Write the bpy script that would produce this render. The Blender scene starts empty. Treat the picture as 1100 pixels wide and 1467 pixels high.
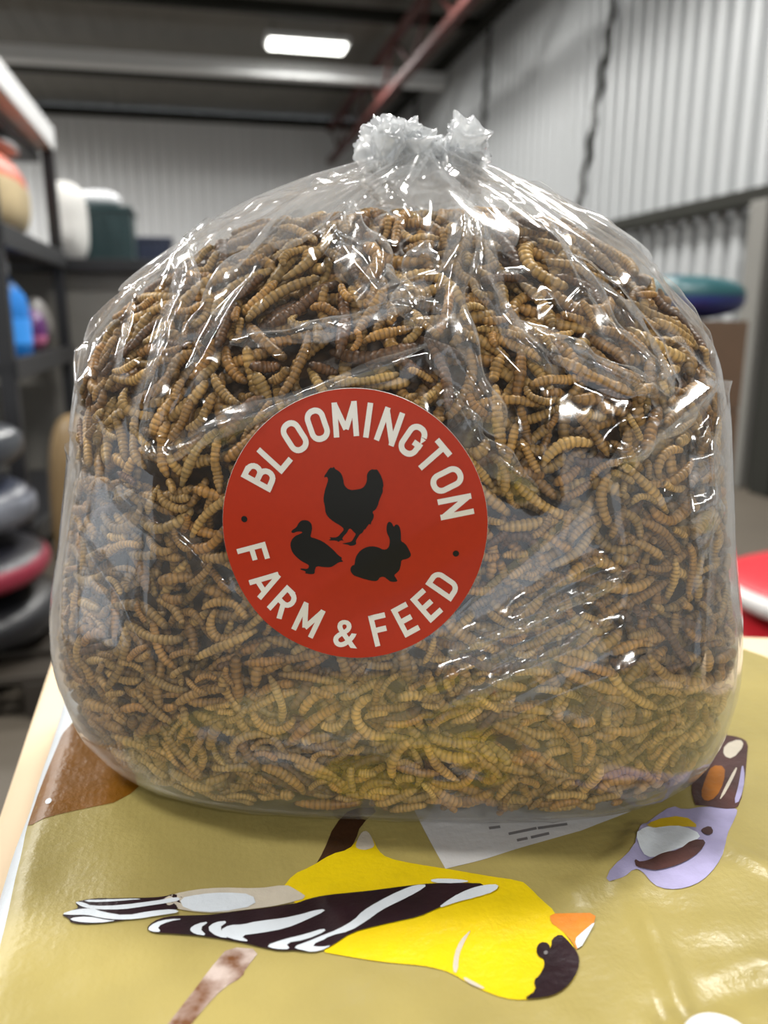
import bpy, bmesh, math, random
import numpy as np
from mathutils import Vector, Matrix
from mathutils.geometry import delaunay_2d_cdt

random.seed(4)
rng = np.random.default_rng(11)
scene = bpy.context.scene
COL = scene.collection

# ------------------------------------------------------------------ camera
FPX = 1150.0                       # focal length in pixels of the 1100 x 1467 frame
CAM_H = 0.218                      # camera height above the printed sack
PITCH = math.atan2(281.0, FPX)
cam_d = bpy.data.cameras.new('camera')
cam = bpy.data.objects.new('camera', cam_d)
COL.objects.link(cam)
cam.location = (0, 0, CAM_H)
cam.rotation_euler = (math.pi / 2 - PITCH, 0, 0)
cam_d.sensor_fit = 'VERTICAL'
cam_d.sensor_height = 36.0
cam_d.lens = 36.0 * FPX / 1467.0
cam_d.clip_start = 0.01
cam_d.dof.use_dof = True
cam_d.dof.focus_distance = 0.335
cam_d.dof.aperture_fstop = 6.4
scene.camera = cam

# ------------------------------------------------------------------ world, exposure
world = bpy.data.worlds.new('world')
scene.world = world
world.use_nodes = True
wbg = world.node_tree.nodes['Background']
wbg.inputs[0].default_value = (0.86, 0.93, 1.0, 1)
wbg.inputs[1].default_value = 1.15
scene.view_settings.view_transform = 'Standard'
scene.view_settings.look = 'None'
scene.view_settings.gamma = 1.0
scene.view_settings.use_curve_mapping = False
scene.view_settings.exposure = 0.46
scene.cycles.use_denoising = True
scene.cycles.transparent_max_bounces = 24
scene.cycles.max_bounces = 10
scene.cycles.caustics_reflective = False
scene.cycles.caustics_refractive = False
scene.cycles.sample_clamp_indirect = 6.0

# the room is turned 12.8 degrees to the left of the view: u runs down its length, v to its right
PSI = math.radians(12.8)
RU = Vector((-math.sin(PSI), math.cos(PSI), 0))
RV = Vector((math.cos(PSI), math.sin(PSI), 0))
FLOOR_Z = CAM_H - 1.05
CEIL_H = 3.4
WALL_V = 3.5
BACK_U = 15.6
ROOF_U0 = -7.0                    # the end of the building behind the camera
LEFT_V = -9.0
FIX_UV = [(10.65, 1.47), (7.4, 1.47), (4.2, 1.47), (1.2, 1.47), (-4.5, 1.47), (-4.5, -2.6), (7.4, -2.6), (4.2, -2.6), (1.2, -2.6), (12.6, -4.6), (12.8, -7.2), (10.2, -5.4), (7.4, -6.4)]  # only the first fixture is in view; the rest are added for light
LAMP_W = 104.0


def room(u, v, h):
    """room coordinates (height h above the camera) to world"""
    p = RU * u + RV * v
    return Vector((p.x, p.y, CAM_H + h))


for (u, v) in FIX_UV:
    ld = bpy.data.lights.new('ceiling_lamp', 'AREA')
    ld.shape = 'RECTANGLE'
    ld.size = 0.95
    ld.size_y = 0.32
    ld.spread = math.radians(176)
    ld.energy = LAMP_W
    ld.color = (1.0, 0.985, 0.95)
    lo = bpy.data.objects.new('ceiling_lamp', ld)
    COL.objects.link(lo)
    lo.location = room(u, v, CEIL_H - 0.30)
    lo.rotation_euler = (0, 0, PSI)


# ------------------------------------------------------------------ helpers
def pix_ray(x, y):
    a = (x - 550) / FPX
    b = (733 - y) / FPX
    c, s = math.cos(PITCH), math.sin(PITCH)
    return np.array([a, c + b * s, -s + b * c])


def ground(x, y, z=0.0):
    r = pix_ray(x, y)
    t = (z - CAM_H) / r[2]
    return np.array([t * r[0], t * r[1]])


def project(P):
    c, s = math.cos(PITCH), math.sin(PITCH)
    dx, dy, dz = P[..., 0], P[..., 1], P[..., 2] - CAM_H
    fw = dy * c - dz * s
    up = dy * s + dz * c
    return np.stack([550 + FPX * dx / fw, 733 - FPX * up / fw, fw], -1)


def make_noise(seed, n=18, fmin=0.6, fmax=1.6):
    r = np.random.default_rng(seed)
    d = r.normal(size=(n, 3))
    d /= np.linalg.norm(d, axis=1)[:, None]
    k = d * r.uniform(fmin, fmax, n)[:, None]
    ph = r.uniform(0, 6.283, n)

    def f(P):
        out = np.zeros(P.shape[:-1])
        for i in range(n):
            out += np.sin(P @ k[i] * 6.283 + ph[i])
        return out / math.sqrt(n / 2.0)
    return f


def mesh_from(name, verts, faces, smooth=True, mats=None):
    me = bpy.data.meshes.new(name)
    verts = np.asarray(verts, dtype=np.float32).reshape(-1, 3)
    if isinstance(faces, np.ndarray):
        nf, k = faces.shape
        me.vertices.add(len(verts))
        me.vertices.foreach_set('co', verts.ravel())
        me.loops.add(nf * k)
        me.loops.foreach_set('vertex_index', faces.astype(np.int32).ravel())
        me.polygons.add(nf)
        me.polygons.foreach_set('loop_start', np.arange(0, nf * k, k, dtype=np.int32))
        me.update(calc_edges=True)
        me.validate()
    else:
        me.from_pydata(verts.tolist(), [], [list(f) for f in faces])
        me.update()
    if smooth:
        me.polygons.foreach_set('use_smooth', np.ones(len(me.polygons), dtype=bool))
    return me


def link(name, me, mat=None, parent=None, loc=None):
    o = bpy.data.objects.new(name, me)
    COL.objects.link(o)
    if mat and me is not None and not me.materials:
        me.materials.append(mat)
    if parent:
        o.parent = parent
    if loc is not None:
        o.location = loc
    return o


def tag(o, label, cat=None, group=None, kind=None):
    o['label'] = label
    if cat:
        o['category'] = cat
    if group:
        o['group'] = group
    if kind:
        o['kind'] = kind
    return o


def structure(o):
    o['kind'] = 'structure'
    return o


def empty(name, loc, rz=0.0):
    o = bpy.data.objects.new(name, None)
    COL.objects.link(o)
    o.location = loc
    o.rotation_euler = (0, 0, rz)
    o.empty_display_size = 0.05
    return o


def grid_faces(nr, nc, wrap):
    j, k = np.meshgrid(np.arange(nr - 1), np.arange(nc if wrap else nc - 1), indexing='ij')
    k2 = (k + 1) % nc
    return np.stack([j * nc + k, j * nc + k2, (j + 1) * nc + k2, (j + 1) * nc + k], -1).reshape(-1, 4)


def box_mesh(name, sx, sy, sz, bevel=0.0, center=(0, 0, 0), segs=2):
    bm = bmesh.new()
    bmesh.ops.create_cube(bm, size=1.0)
    bmesh.ops.scale(bm, vec=(sx, sy, sz), verts=bm.verts)
    bmesh.ops.translate(bm, vec=center, verts=bm.verts)
    if bevel > 0:
        bmesh.ops.bevel(bm, geom=bm.edges[:], offset=bevel, segments=segs, affect='EDGES', profile=0.5)
    me = bpy.data.meshes.new(name)
    bm.to_mesh(me)
    bm.free()
    return me


def tube_mesh(name, pts, rad, n=10):
    pts = [Vector(p) for p in pts]
    V, F = [], []
    for i, p in enumerate(pts):
        d = (pts[min(i + 1, len(pts) - 1)] - pts[max(i - 1, 0)]).normalized()
        a = d.orthogonal().normalized() if i == 0 else (a - d * a.dot(d)).normalized()
        b = d.cross(a)
        r = rad[i] if isinstance(rad, (list, tuple)) else rad
        for k in range(n):
            t = 6.28318 * k / n
            V.append(p + a * (r * math.cos(t)) + b * (r * math.sin(t)))
    for i in range(len(pts) - 1):
        for k in range(n):
            F.append((i * n + k, i * n + (k + 1) % n, (i + 1) * n + (k + 1) % n, (i + 1) * n + k))
    F.append(tuple(range(n - 1, -1, -1)))
    F.append(tuple((len(pts) - 1) * n + k for k in range(n)))
    return mesh_from(name, [tuple(v) for v in V], F)


# ------------------------------------------------------------------ materials
class NT:
    def __init__(self, name):
        self.m = bpy.data.materials.new(name)
        self.m.use_nodes = True
        self.t = self.m.node_tree
        self.p = self.t.nodes['Principled BSDF']
        self.out = self.t.nodes['Material Output']

    def n(self, kind, **kw):
        nd = self.t.nodes.new(kind)
        for k, v in kw.items():
            if k == 'ins':
                for a, b in v.items():
                    nd.inputs[a].default_value = b
            else:
                setattr(nd, k, v)
        return nd

    def l(self, a, b):
        self.t.links.new(a, b)


def plain(name, col, rough=0.5, metal=0.0, noise=0.0, scale=20.0, spec=0.5, bump=0.0):
    """one colour with a little procedural mottling and fine relief"""
    N = NT(name)
    N.p.inputs['Roughness'].default_value = rough
    N.p.inputs['Metallic'].default_value = metal
    N.p.inputs['Specular IOR Level'].default_value = spec
    tc = N.n('ShaderNodeTexCoord')
    nz = N.n('ShaderNodeTexNoise', ins={'Scale': scale, 'Detail': 4.0})
    N.l(tc.outputs['Object'], nz.inputs['Vector'])
    mx = N.n('ShaderNodeMix', data_type='RGBA')
    k = 1.0 - noise
    mx.inputs['A'].default_value = (col[0] * k, col[1] * k, col[2] * k, 1)
    k = 1.0 + noise
    mx.inputs['B'].default_value = (min(1, col[0] * k), min(1, col[1] * k), min(1, col[2] * k), 1)
    N.l(nz.outputs['Fac'], mx.inputs['Factor'])
    N.l(mx.outputs['Result'], N.p.inputs['Base Color'])
    if bump:
        b = N.n('ShaderNodeBump', ins={'Strength': bump, 'Distance': 0.002})
        N.l(nz.outputs['Fac'], b.inputs['Height'])
        N.l(b.outputs['Normal'], N.p.inputs['Normal'])
    return N.m


def woven(name, col, var=0.06, rough=0.33, col2=None, fscale=40.0):
    """glossy printed woven polypropylene: tape weave and crinkle relief"""
    N = NT(name)
    N.p.inputs['Roughness'].default_value = rough
    N.p.inputs['Specular IOR Level'].default_value = 0.34
    tc = N.n('ShaderNodeTexCoord')
    mp = N.n('ShaderNodeMapping')
    mp.inputs['Rotation'].default_value = (0, 0, math.radians(-14))
    N.l(tc.outputs['Object'], mp.inputs['Vector'])
    w1 = N.n('ShaderNodeTexWave', bands_direction='X', ins={'Scale': 95.0, 'Distortion': 1.2, 'Detail': 1.0, 'Detail Scale': 0.6})
    w2 = N.n('ShaderNodeTexWave', bands_direction='Y', ins={'Scale': 70.0, 'Distortion': 1.2, 'Detail': 1.0, 'Detail Scale': 0.6})
    N.l(mp.outputs['Vector'], w1.inputs['Vector'])
    N.l(mp.outputs['Vector'], w2.inputs['Vector'])
    ad = N.n('ShaderNodeMath', operation='ADD')
    N.l(w1.outputs['Fac'], ad.inputs[0])
    N.l(w2.outputs['Fac'], ad.inputs[1])
    nz = N.n('ShaderNodeTexNoise', ins={'Scale': 34.0, 'Detail': 6.0, 'Roughness': 0.62})
    N.l(tc.outputs['Object'], nz.inputs['Vector'])
    b1 = N.n('ShaderNodeBump', ins={'Strength': 0.04, 'Distance': 0.0004})
    N.l(ad.outputs[0], b1.inputs['Height'])
    b2 = N.n('ShaderNodeBump', ins={'Strength': 0.34, 'Distance': 0.004})
    N.l(nz.outputs['Fac'], b2.inputs['Height'])
    N.l(b1.outputs['Normal'], b2.inputs['Normal'])
    N.l(b2.outputs['Normal'], N.p.inputs['Normal'])
    n2 = N.n('ShaderNodeTexNoise', ins={'Scale': fscale, 'Detail': 5.0})
    N.l(tc.outputs['Object'], n2.inputs['Vector'])
    cr = N.n('ShaderNodeValToRGB')
    cr.color_ramp.elements[0].position = 0.36
    cr.color_ramp.elements[1].position = 0.64
    c2 = col2 or [min(1, c * (1 + var)) for c in col]
    cr.color_ramp.elements[0].color = [c * (1 - var) for c in col] + [1]
    cr.color_ramp.elements[1].color = list(c2) + [1]
    N.l(n2.outputs['Fac'], cr.inputs['Fac'])
    N.l(cr.outputs['Color'], N.p.inputs['Base Color'])
    return N.m


def film(name, haze=0.05, graze=0.32, rough=0.09, ior=1.55, bump=0.25, scale=90.0):
    """clear polythene: see-through, Fresnel gloss and a little milky scatter that grows with the path length"""
    N = NT(name)
    N.t.nodes.remove(N.p)
    tc = N.n('ShaderNodeTexCoord')
    mp = N.n('ShaderNodeMapping')
    mp.inputs['Scale'].default_value = (1.0, 1.0, 0.55)
    N.l(tc.outputs['Object'], mp.inputs['Vector'])
    nz = N.n('ShaderNodeTexNoise', ins={'Scale': scale, 'Detail': 3.0, 'Roughness': 0.5, 'Distortion': 0.6})
    N.l(mp.outputs['Vector'], nz.inputs['Vector'])
    bp = N.n('ShaderNodeBump', ins={'Strength': bump, 'Distance': 0.003})
    N.l(nz.outputs['Fac'], bp.inputs['Height'])
    tr = N.n('ShaderNodeBsdfTransparent')
    tr.inputs[0].default_value = (0.985, 0.985, 0.98, 1)
    gl = N.n('ShaderNodeBsdfGlossy', ins={'Roughness': rough})
    gl.inputs['Color'].default_value = (1, 1, 1, 1)
    N.l(bp.outputs['Normal'], gl.inputs['Normal'])
    fr = N.n('ShaderNodeFresnel', ins={'IOR': ior})
    N.l(bp.outputs['Normal'], fr.inputs['Normal'])
    ge = N.n('ShaderNodeNewGeometry')
    # the same gloss whichever side of the sheet is seen
    mi = N.n('ShaderNodeMath', operation='MULTIPLY', ins={1: 1.7}, use_clamp=True)
    lw = N.n('ShaderNodeLayerWeight', ins={'Blend': 0.5})
    N.l(bp.outputs['Normal'], lw.inputs['Normal'])
    pw = N.n('ShaderNodeMath', operation='POWER', ins={1: 4.0})
    N.l(lw.outputs['Facing'], pw.inputs[0])
    sc = N.n('ShaderNodeMath', operation='MULTIPLY_ADD', ins={1: 0.75, 2: 0.06}, use_clamp=True)
    N.l(pw.outputs[0], sc.inputs[0])
    df = N.n('ShaderNodeBsdfDiffuse')
    df.inputs[0].default_value = (0.93, 0.95, 0.97, 1)
    tl = N.n('ShaderNodeBsdfTranslucent')
    tl.inputs[0].default_value = (0.93, 0.95, 0.97, 1)
    hz = N.n('ShaderNodeMixShader', ins={0: 0.5})
    N.l(df.outputs[0], hz.inputs[1])
    N.l(tl.outputs[0], hz.inputs[2])
    l2 = N.n('ShaderNodeLayerWeight', ins={'Blend': 0.5})
    p2 = N.n('ShaderNodeMath', operation='POWER', ins={1: 3.0})
    N.l(l2.outputs['Facing'], p2.inputs[0])
    h2 = N.n('ShaderNodeMath', operation='MULTIPLY_ADD', ins={1: graze, 2: haze}, use_clamp=True)
    N.l(p2.outputs[0], h2.inputs[0])
    m1 = N.n('ShaderNodeMixShader')
    N.l(h2.outputs[0], m1.inputs[0])
    N.l(tr.outputs[0], m1.inputs[1])
    N.l(hz.outputs[0], m1.inputs[2])
    m2 = N.n('ShaderNodeMixShader')
    N.l(sc.outputs[0], m2.inputs[0])
    N.l(m1.outputs[0], m2.inputs[1])
    N.l(gl.outputs[0], m2.inputs[2])
    N.l(m2.outputs[0], N.out.inputs['Surface'])
    return N.m


def worm_material():
    N = NT('dried_mealworm_skin')
    at = N.n('ShaderNodeAttribute', attribute_name='Col')
    tc = N.n('ShaderNodeNewGeometry')
    nz = N.n('ShaderNodeTexNoise', ins={'Scale': 420.0, 'Detail': 3.0})
    N.l(tc.outputs['Position'], nz.inputs['Vector'])
    mr = N.n('ShaderNodeMapRange', ins={'From Min': 0.3, 'From Max': 0.7, 'To Min': 0.72, 'To Max': 1.2})
    N.l(nz.outputs['Fac'], mr.inputs['Value'])
    mx = N.n('ShaderNodeMix', data_type='RGBA', blend_type='MULTIPLY', ins={'Factor': 1.0})
    N.l(at.outputs['Color'], mx.inputs['A'])
    N.l(mr.outputs['Result'], mx.inputs['B'])
    N.l(mx.outputs['Result'], N.p.inputs['Base Color'])
    b = N.n('ShaderNodeBump', ins={'Strength': 0.35, 'Distance': 0.0006})
    N.l(nz.outputs['Fac'], b.inputs['Height'])
    N.l(b.outputs['Normal'], N.p.inputs['Normal'])
    N.p.inputs['Roughness'].default_value = 0.42
    N.p.inputs['Specular IOR Level'].default_value = 0.45
    return N.m


M = {}
M['wall'] = plain('corrugated_wall_paint', (0.40, 0.41, 0.415), 0.45, noise=0.05, scale=1.2)
M['backwall'] = plain('back_wall_paint', (0.84, 0.85, 0.86), 0.5, noise=0.04, scale=0.8)
M['deck'] = plain('roof_deck_metal', (0.16, 0.15, 0.13), 0.6, metal=0.0, noise=0.2, scale=2.0)
M['dark_steel'] = plain('dark_steel', (0.02, 0.02, 0.016), 0.8, noise=0.15, scale=6, spec=0.2)
M['grey_steel'] = plain('grey_steel_paint', (0.16, 0.155, 0.14), 0.6, noise=0.06, scale=5)
M['red_steel'] = plain('red_oxide_steel', (0.075, 0.016, 0.012), 0.7, noise=0.2, scale=6)
M['white_steel'] = plain('white_steel_paint', (0.72, 0.73, 0.73), 0.45, noise=0.05, scale=4)
M['black_rack'] = plain('black_rack_paint', (0.016, 0.016, 0.018), 0.42, noise=0.2, scale=9)
M['concrete'] = plain('worn_concrete', (0.085, 0.07, 0.052), 0.6, noise=0.28, scale=2.2, bump=0.2)
M['plywood'] = plain('pale_plywood', (0.72, 0.55, 0.36), 0.6, noise=0.1, scale=14)
M['worm'] = worm_material()
M['film'] = film('clear_film', haze=0.02, graze=0.42, bump=0.05, scale=60)
M['film2'] = film('clear_film_gusset', haze=0.05, graze=0.30, bump=0.10, scale=55)
M['film3'] = film('crumpled_film', haze=0.38, graze=0.35, rough=0.15, bump=0.15, scale=120)
M['film4'] = film('pleated_film', haze=0.13, graze=0.35, rough=0.10, bump=0.08, scale=60)
M['film5'] = film('folded_film', haze=0.10, graze=0.34, rough=0.13, bump=0.05, scale=80)
M['sack_white'] = woven('sack_white', (0.74, 0.78, 0.82), 0.03)
M['khaki'] = woven('print_khaki', (0.39, 0.315, 0.105), 0.08, fscale=16)
M['brown'] = woven('print_brown', (0.21, 0.080, 0.002), 0.12)
M['yellow'] = woven('print_yellow', (0.80, 0.58, 0.004), 0.05)
M['ochre'] = woven('print_ochre', (0.62, 0.42, 0.02), 0.1)
M['black'] = woven('print_black', (0.018, 0.006, 0.010), 0.3)
M['white'] = woven('print_white', (0.70, 0.75, 0.80), 0.06)
M['cream'] = woven('print_cream', (0.58, 0.52, 0.42), 0.12)
M['orange'] = woven('print_orange', (0.78, 0.25, 0.03), 0.25)
M['lavender'] = woven('print_lavender', (0.36, 0.33, 0.52), 0.2)
M['bark'] = woven('print_bark', (0.26, 0.10, 0.035), 0.4, col2=(0.55, 0.45, 0.40), fscale=90)
M['darkbark'] = woven('print_dark_bark', (0.05, 0.022, 0.010), 0.3)
M['paper'] = woven('print_white_panel', (0.62, 0.61, 0.60), 0.03)
M['grey_ink'] = woven('print_grey_ink', (0.20, 0.19, 0.19), 0.1)
M['chestnut'] = woven('print_chestnut', (0.33, 0.11, 0.008), 0.3)
M['umber'] = woven('print_umber', (0.07, 0.028, 0.025), 0.4)
M['sticker_red'] = plain('sticker_red_ink', (0.40, 0.025, 0.004), 0.5, noise=0.07, scale=350, spec=0.25)
M['sticker_black'] = plain('sticker_black_ink', (0.006, 0.006, 0.005), 0.5, noise=0.2, scale=400, spec=0.25)
M['sticker_white'] = plain('sticker_white_ink', (0.72, 0.70, 0.65), 0.42, noise=0.04, scale=400)
M['sticker_edge'] = plain('sticker_paper_edge', (0.80, 0.78, 0.72), 0.6, noise=0.03)

# ------------------------------------------------------------------ the room
def slab(name, u0, u1, v0, v1, h0, h1, mat, parent=None, bevel=0.0):
    me = box_mesh(name, v1 - v0, u1 - u0, h1 - h0, bevel)
    o = link(name, me, mat, parent)
    o.location = room((u0 + u1) / 2, (v0 + v1) / 2, (h0 + h1) / 2)
    o.rotation_euler = (0, 0, PSI)
    return o


structure(slab('floor', -9, BACK_U, -11, WALL_V + 0.2, -1.15, -1.05, M['concrete']))


def ribbed_sheet(name, length, height, pitch, depth, n):
    """trapezoidal sheet in x (length) and z (height), ribs standing out along -y"""
    V, F = [], []
    xs = []
    for i in range(n):
        x = i * pitch
        xs += [(x, 0), (x + pitch * 0.36, 0), (x + pitch * 0.46, -depth), (x + pitch * 0.86, -depth), (x + pitch * 0.96, 0)]
    xs.append((length, 0))
    for z in (0, height):
        for (x, y) in xs:
            V.append((x, y, z))
    m = len(xs)
    for i in range(m - 1):
        F.append((i, i + 1, m + i + 1, m + i))
    return mesh_from(name, V, F, smooth=False)


# right wall: backing sheet with ribbed panels fixed to it one beside the other
wr = structure(slab('wall_right', ROOF_U0, BACK_U, WALL_V + 0.06, WALL_V + 0.16, -1.05, CEIL_H, M['wall']))
pm = ribbed_sheet('panel', 0.92, CEIL_H + 1.05, 0.184, 0.075, 5)
pm.materials.append(M['wall'])
k = 0
u = -2.0
while u < BACK_U - 0.9:
    o = link('panel', pm)
    o.parent = wr
    o.matrix_parent_inverse = (Matrix.Translation(wr.location) @ Matrix.Rotation(PSI, 4, 'Z')).inverted()
    o.location = room(u + 0.92, WALL_V + 0.05, -1.05)
    o.rotation_euler = (0, 0, PSI - math.pi / 2)
    u += 0.924
bw = structure(slab('wall_back', BACK_U, BACK_U + 0.12, LEFT_V - 0.1, WALL_V + 0.2, -1.05, CEIL_H, M['backwall']))
bm_ = ribbed_sheet('panel', 1.104, CEIL_H + 1.05, 0.184, 0.04, 6)
bm_.materials.append(M['backwall'])
v = -6.4
while v < WALL_V - 0.9:
    o = link('panel', bm_)
    o.parent = bw
    o.matrix_parent_inverse = (Matrix.Translation(bw.location) @ Matrix.Rotation(PSI, 4, 'Z')).inverted()
    o.location = room(BACK_U - 0.003, v, -1.05)
    o.rotation_euler = (0, 0, PSI)
    v += 1.108

# two unseen walls, added with open doorways to bring in daylight
for nm, u0, u1 in (('wall_left_added', 3.0, BACK_U), ('wall_left_near_added', ROOF_U0, -2.5)):
    structure(slab(nm, u0, u1, LEFT_V - 0.1, LEFT_V, -1.05, CEIL_H, M['wall']))
structure(slab('wall_left_lintel_added', -2.5, 3.0, LEFT_V - 0.1, LEFT_V, 2.6, CEIL_H, M['wall']))
for nm, v0, v1 in (('wall_front_added', LEFT_V, -1.8), ('wall_front_near_added', 1.9, WALL_V + 0.06)):
    structure(slab(nm, ROOF_U0 - 0.1, ROOF_U0, v0, v1, -1.05, CEIL_H, M['wall']))
structure(slab('wall_front_lintel_added', ROOF_U0 - 0.1, ROOF_U0, -1.8, 1.9, 2.4, CEIL_H, M['wall']))

# roof deck with ribs along the length, purlins and beams under it
ce = structure(slab('ceiling', ROOF_U0, BACK_U + 0.1, LEFT_V - 0.1, WALL_V + 0.2, CEIL_H + 0.06, CEIL_H + 0.16, M['deck']))
dm = ribbed_sheet('deck_panel', 1.5, BACK_U - ROOF_U0, 0.30, 0.06, 5)
dm.materials.append(M['deck'])
v = -9.0
while v < WALL_V - 0.2:
    o = link('deck_panel', dm)
    o.parent = ce
    o.matrix_parent_inverse = (Matrix.Translation(ce.location) @ Matrix.Rotation(PSI, 4, 'Z')).inverted()
    o.location = room(ROOF_U0, v, CEIL_H + 0.05)
    o.rotation_euler = (-math.pi / 2, 0, PSI)
    v += 1.505
for i, u in enumerate((4.0, 5.6, 7.2, 8.8, 10.0, 12.9, 15.4)):
    b = slab('trim_%d' % (i + 1), u - 0.05, u + 0.05, -9, WALL_V, CEIL_H - 0.14, CEIL_H - 0.012, M['dark_steel'])
    structure(b)
b = structure(slab('trim_8', 11.4, 11.6, -9, WALL_V - 0.05, CEIL_H - 0.40, CEIL_H - 0.23, M['white_steel']))
b = structure(slab('trim_9', ROOF_U0, BACK_U, WALL_V - 0.10, WALL_V, CEIL_H - 0.16, CEIL_H - 0.01, M['dark_steel']))
# red roof joist running down the room: two chords with zigzag webs
jr = empty('roof_joist', room(8.0, 2.5, CEIL_H - 0.2), PSI)
tag(jr, 'red oxide steel roof joist with zigzag web running under the deck', 'joist')
L = BACK_U - 0.2 - 4.0
for (nm, dz) in (('top_chord', 0.03), ('bottom_chord', -0.50)):
    link(nm, box_mesh(nm, 0.11, L, 0.07, 0.008, (0, L / 2 - 4.0, dz)), M['red_steel'], jr)
y = -4.0
s = 1
wm = None
while y < L - 4.9:
    a = (0, y, 0.0 if s > 0 else -0.48)
    c = (0, y + 0.8, -0.48 if s > 0 else 0.0)
    link('web_bar', tube_mesh('web_bar', [a, c], 0.022, 8), M['red_steel'], jr)
    y += 0.8
    s = -s
# dark girt along the right wall, dark strips standing in for brace shadows on it, a post
rail = slab('wall_rail', 1.0, 8.2, WALL_V - 0.16, WALL_V - 0.06, 0.66, 0.76, M['dark_steel'], bevel=0.012)
tag(rail, 'dark steel rail running along the ribbed right wall', 'rail')


def zig(name, p0, p1, label):
    """dark strip built for a brace shadow stepping across the wall ribs"""
    pts = []
    n = 26
    for i in range(n + 1):
        t = i / n
        u = p0[0] + (p1[0] - p0[0]) * t + 0.035 * (1 if i % 2 else -1)
        pts.append(room(u, WALL_V - 0.03, p0[1] + (p1[1] - p0[1]) * t))
    o = link(name, tube_mesh(name, pts, 0.030, 6), M['dark_steel'])
    tag(o, label, 'cable')


zig('brace_shadow', (6.55, CEIL_H - 0.2), (7.55, -0.2), 'dark strip for a brace shadow stepping down the ribbed wall, reaching behind the rail')
zig('brace_shadow', (9.75, CEIL_H - 0.2), (10.2, 0.3), 'thin dark strip for a brace shadow stepping down the ribbed wall near the red joist')
zig('brace_shadow', (13.0, CEIL_H - 0.2), (13.3, 0.3), 'short dark strip for a brace shadow in the far corner of the ribbed wall')
post = slab('steel_post', 4.30, 4.46, WALL_V - 0.26, WALL_V - 0.10, -1.05, 0.66, M['grey_steel'], bevel=0.01)
tag(post, 'grey steel post standing under the wall rail', 'post')
post = slab('steel_post', 4.02, 4.20, WALL_V - 0.26, WALL_V - 0.10, -1.05, 0.66, M['dark_steel'], bevel=0.01)
tag(post, 'dark steel post standing under the wall rail', 'post')

# light fixtures: one seen, the others added out of view to brighten the room
N = NT('lamp_diffuser')
N.p.inputs['Emission Color'].default_value = (1.0, 1.0, 0.93, 1)
N.p.inputs['Emission Strength'].default_value = 5.0
M['diffuser'] = N.m
fb = box_mesh('housing', 1.0, 0.36, 0.07, 0.012)
fd = box_mesh('diffuser', 0.92, 0.30, 0.05, 0.02, (0, 0, -0.05), 3)
for i, (u, v) in enumerate(FIX_UV):
    e = empty('ceiling_light', room(u, v, CEIL_H - 0.20), PSI)
    tag(e, 'lit white strip light hanging under the dark roof deck' if i == 0 else 'unseen strip light added under the roof deck to brighten the room',
        'light', 'strip lights under the roof')
    link('housing', fb, M['white_steel'], e)
    link('diffuser', fd, M['diffuser'], e)
    for s in (-0.4, 0.4):
        link('hanger', tube_mesh('hanger', [(s, 0, 0.03), (s, 0, 0.20)], 0.006, 6), M['dark_steel'], e)


# ------------------------------------------------------------------ background goods
def pillow(name, sx, sy, sz, mat, parent=None, loc=(0, 0, 0), seed=0, p=2.6, amp=0.03, nr=22, nc=40):
    """filled sack: rounded box with sagging, dented faces; base at z = 0"""
    nz = make_noise(seed + 100, 12, 0.5 / max(sx, sy, sz) * 1.5, 1.6 / max(sx, sy, sz) * 1.5)
    V = []
    for i in range(nr):
        la = -math.pi / 2 + math.pi * i / (nr - 1)
        for k in range(nc):
            lo = 2 * math.pi * k / nc
            d = np.array([math.cos(la) * math.cos(lo), math.cos(la) * math.sin(lo), math.sin(la)])
            r = (abs(d[0]) ** p + abs(d[1]) ** p + abs(d[2]) ** p) ** (-1 / p)
            q = d * r
            V.append([q[0] * sx / 2, q[1] * sy / 2, q[2] * sz / 2])
    V = np.array(V)
    dsp = nz(V)
    V *= (1 + amp * dsp)[:, None]
    V[:, 2] -= V[:, 2].min()
    me = mesh_from(name, V, grid_faces(nr, nc, True))
    return link(name, me, mat, parent, loc)


def sack_thing(name, label, cat, u, v, h, rot, dims, mat, band=None, seed=0, group=None, amp=0.03):
    e = empty(name, room(u, v, h), PSI + rot)
    tag(e, label, cat, group)
    pillow('body', dims[0], dims[1], dims[2], mat, e, seed=seed, amp=amp)
    for (lo, hi, m) in (band or []):
        # a printed band wrapped round the body between two heights
        o = pillow('printed_band', dims[0] * 1.012, dims[1] * 1.012, dims[2], m, e, seed=seed, amp=amp, nr=60)
        me = o.data
        bm = bmesh.new()
        bm.from_mesh(me)
        dl = [f for f in bm.faces if not (lo * dims[2] < f.calc_center_median().z < hi * dims[2])]
        bmesh.ops.delete(bm, geom=dl, context='FACES')
        bm.to_mesh(me)
        bm.free()
    return e


C = lambda n, c, r=0.45, nz=0.12, s=12: plain(n, c, r, noise=nz, scale=s)
# left rack
rk = empty('storage_rack', room(2.84, -0.85, -1.05), PSI)
tag(rk, 'black metal storage rack with a white top beam and loaded shelves', 'rack')
for (x, y) in ((0.24, 1.27), (-0.30, 1.27), (0.24, 0.03), (-0.30, 0.03)):
    link('upright', box_mesh('upright', 0.05, 0.05, 1.80, 0.004, (x, y, 0.90)), M['black_rack'], rk)
for z in (1.30, 0.88, 0.30):
    sh = link('shelf', box_mesh('shelf', 0.60, 1.29, 0.045, 0.004, (-0.03, 0.65, z)), M['black_rack'], rk)
    link('lip', box_mesh('lip', 0.02, 1.29, 0.07, 0.003, (0.265, 0.65, z)), M['black_rack'], sh)
link('top_beam', box_mesh('top_beam', 0.10, 1.32, 0.10, 0.01, (0.22, 0.65, 1.82)), M['white_steel'], rk)
link('top_shelf', box_mesh('top_shelf', 0.50, 1.29, 0.04, 0.004, (-0.05, 0.65, 1.74)), M['black_rack'], rk)
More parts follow.
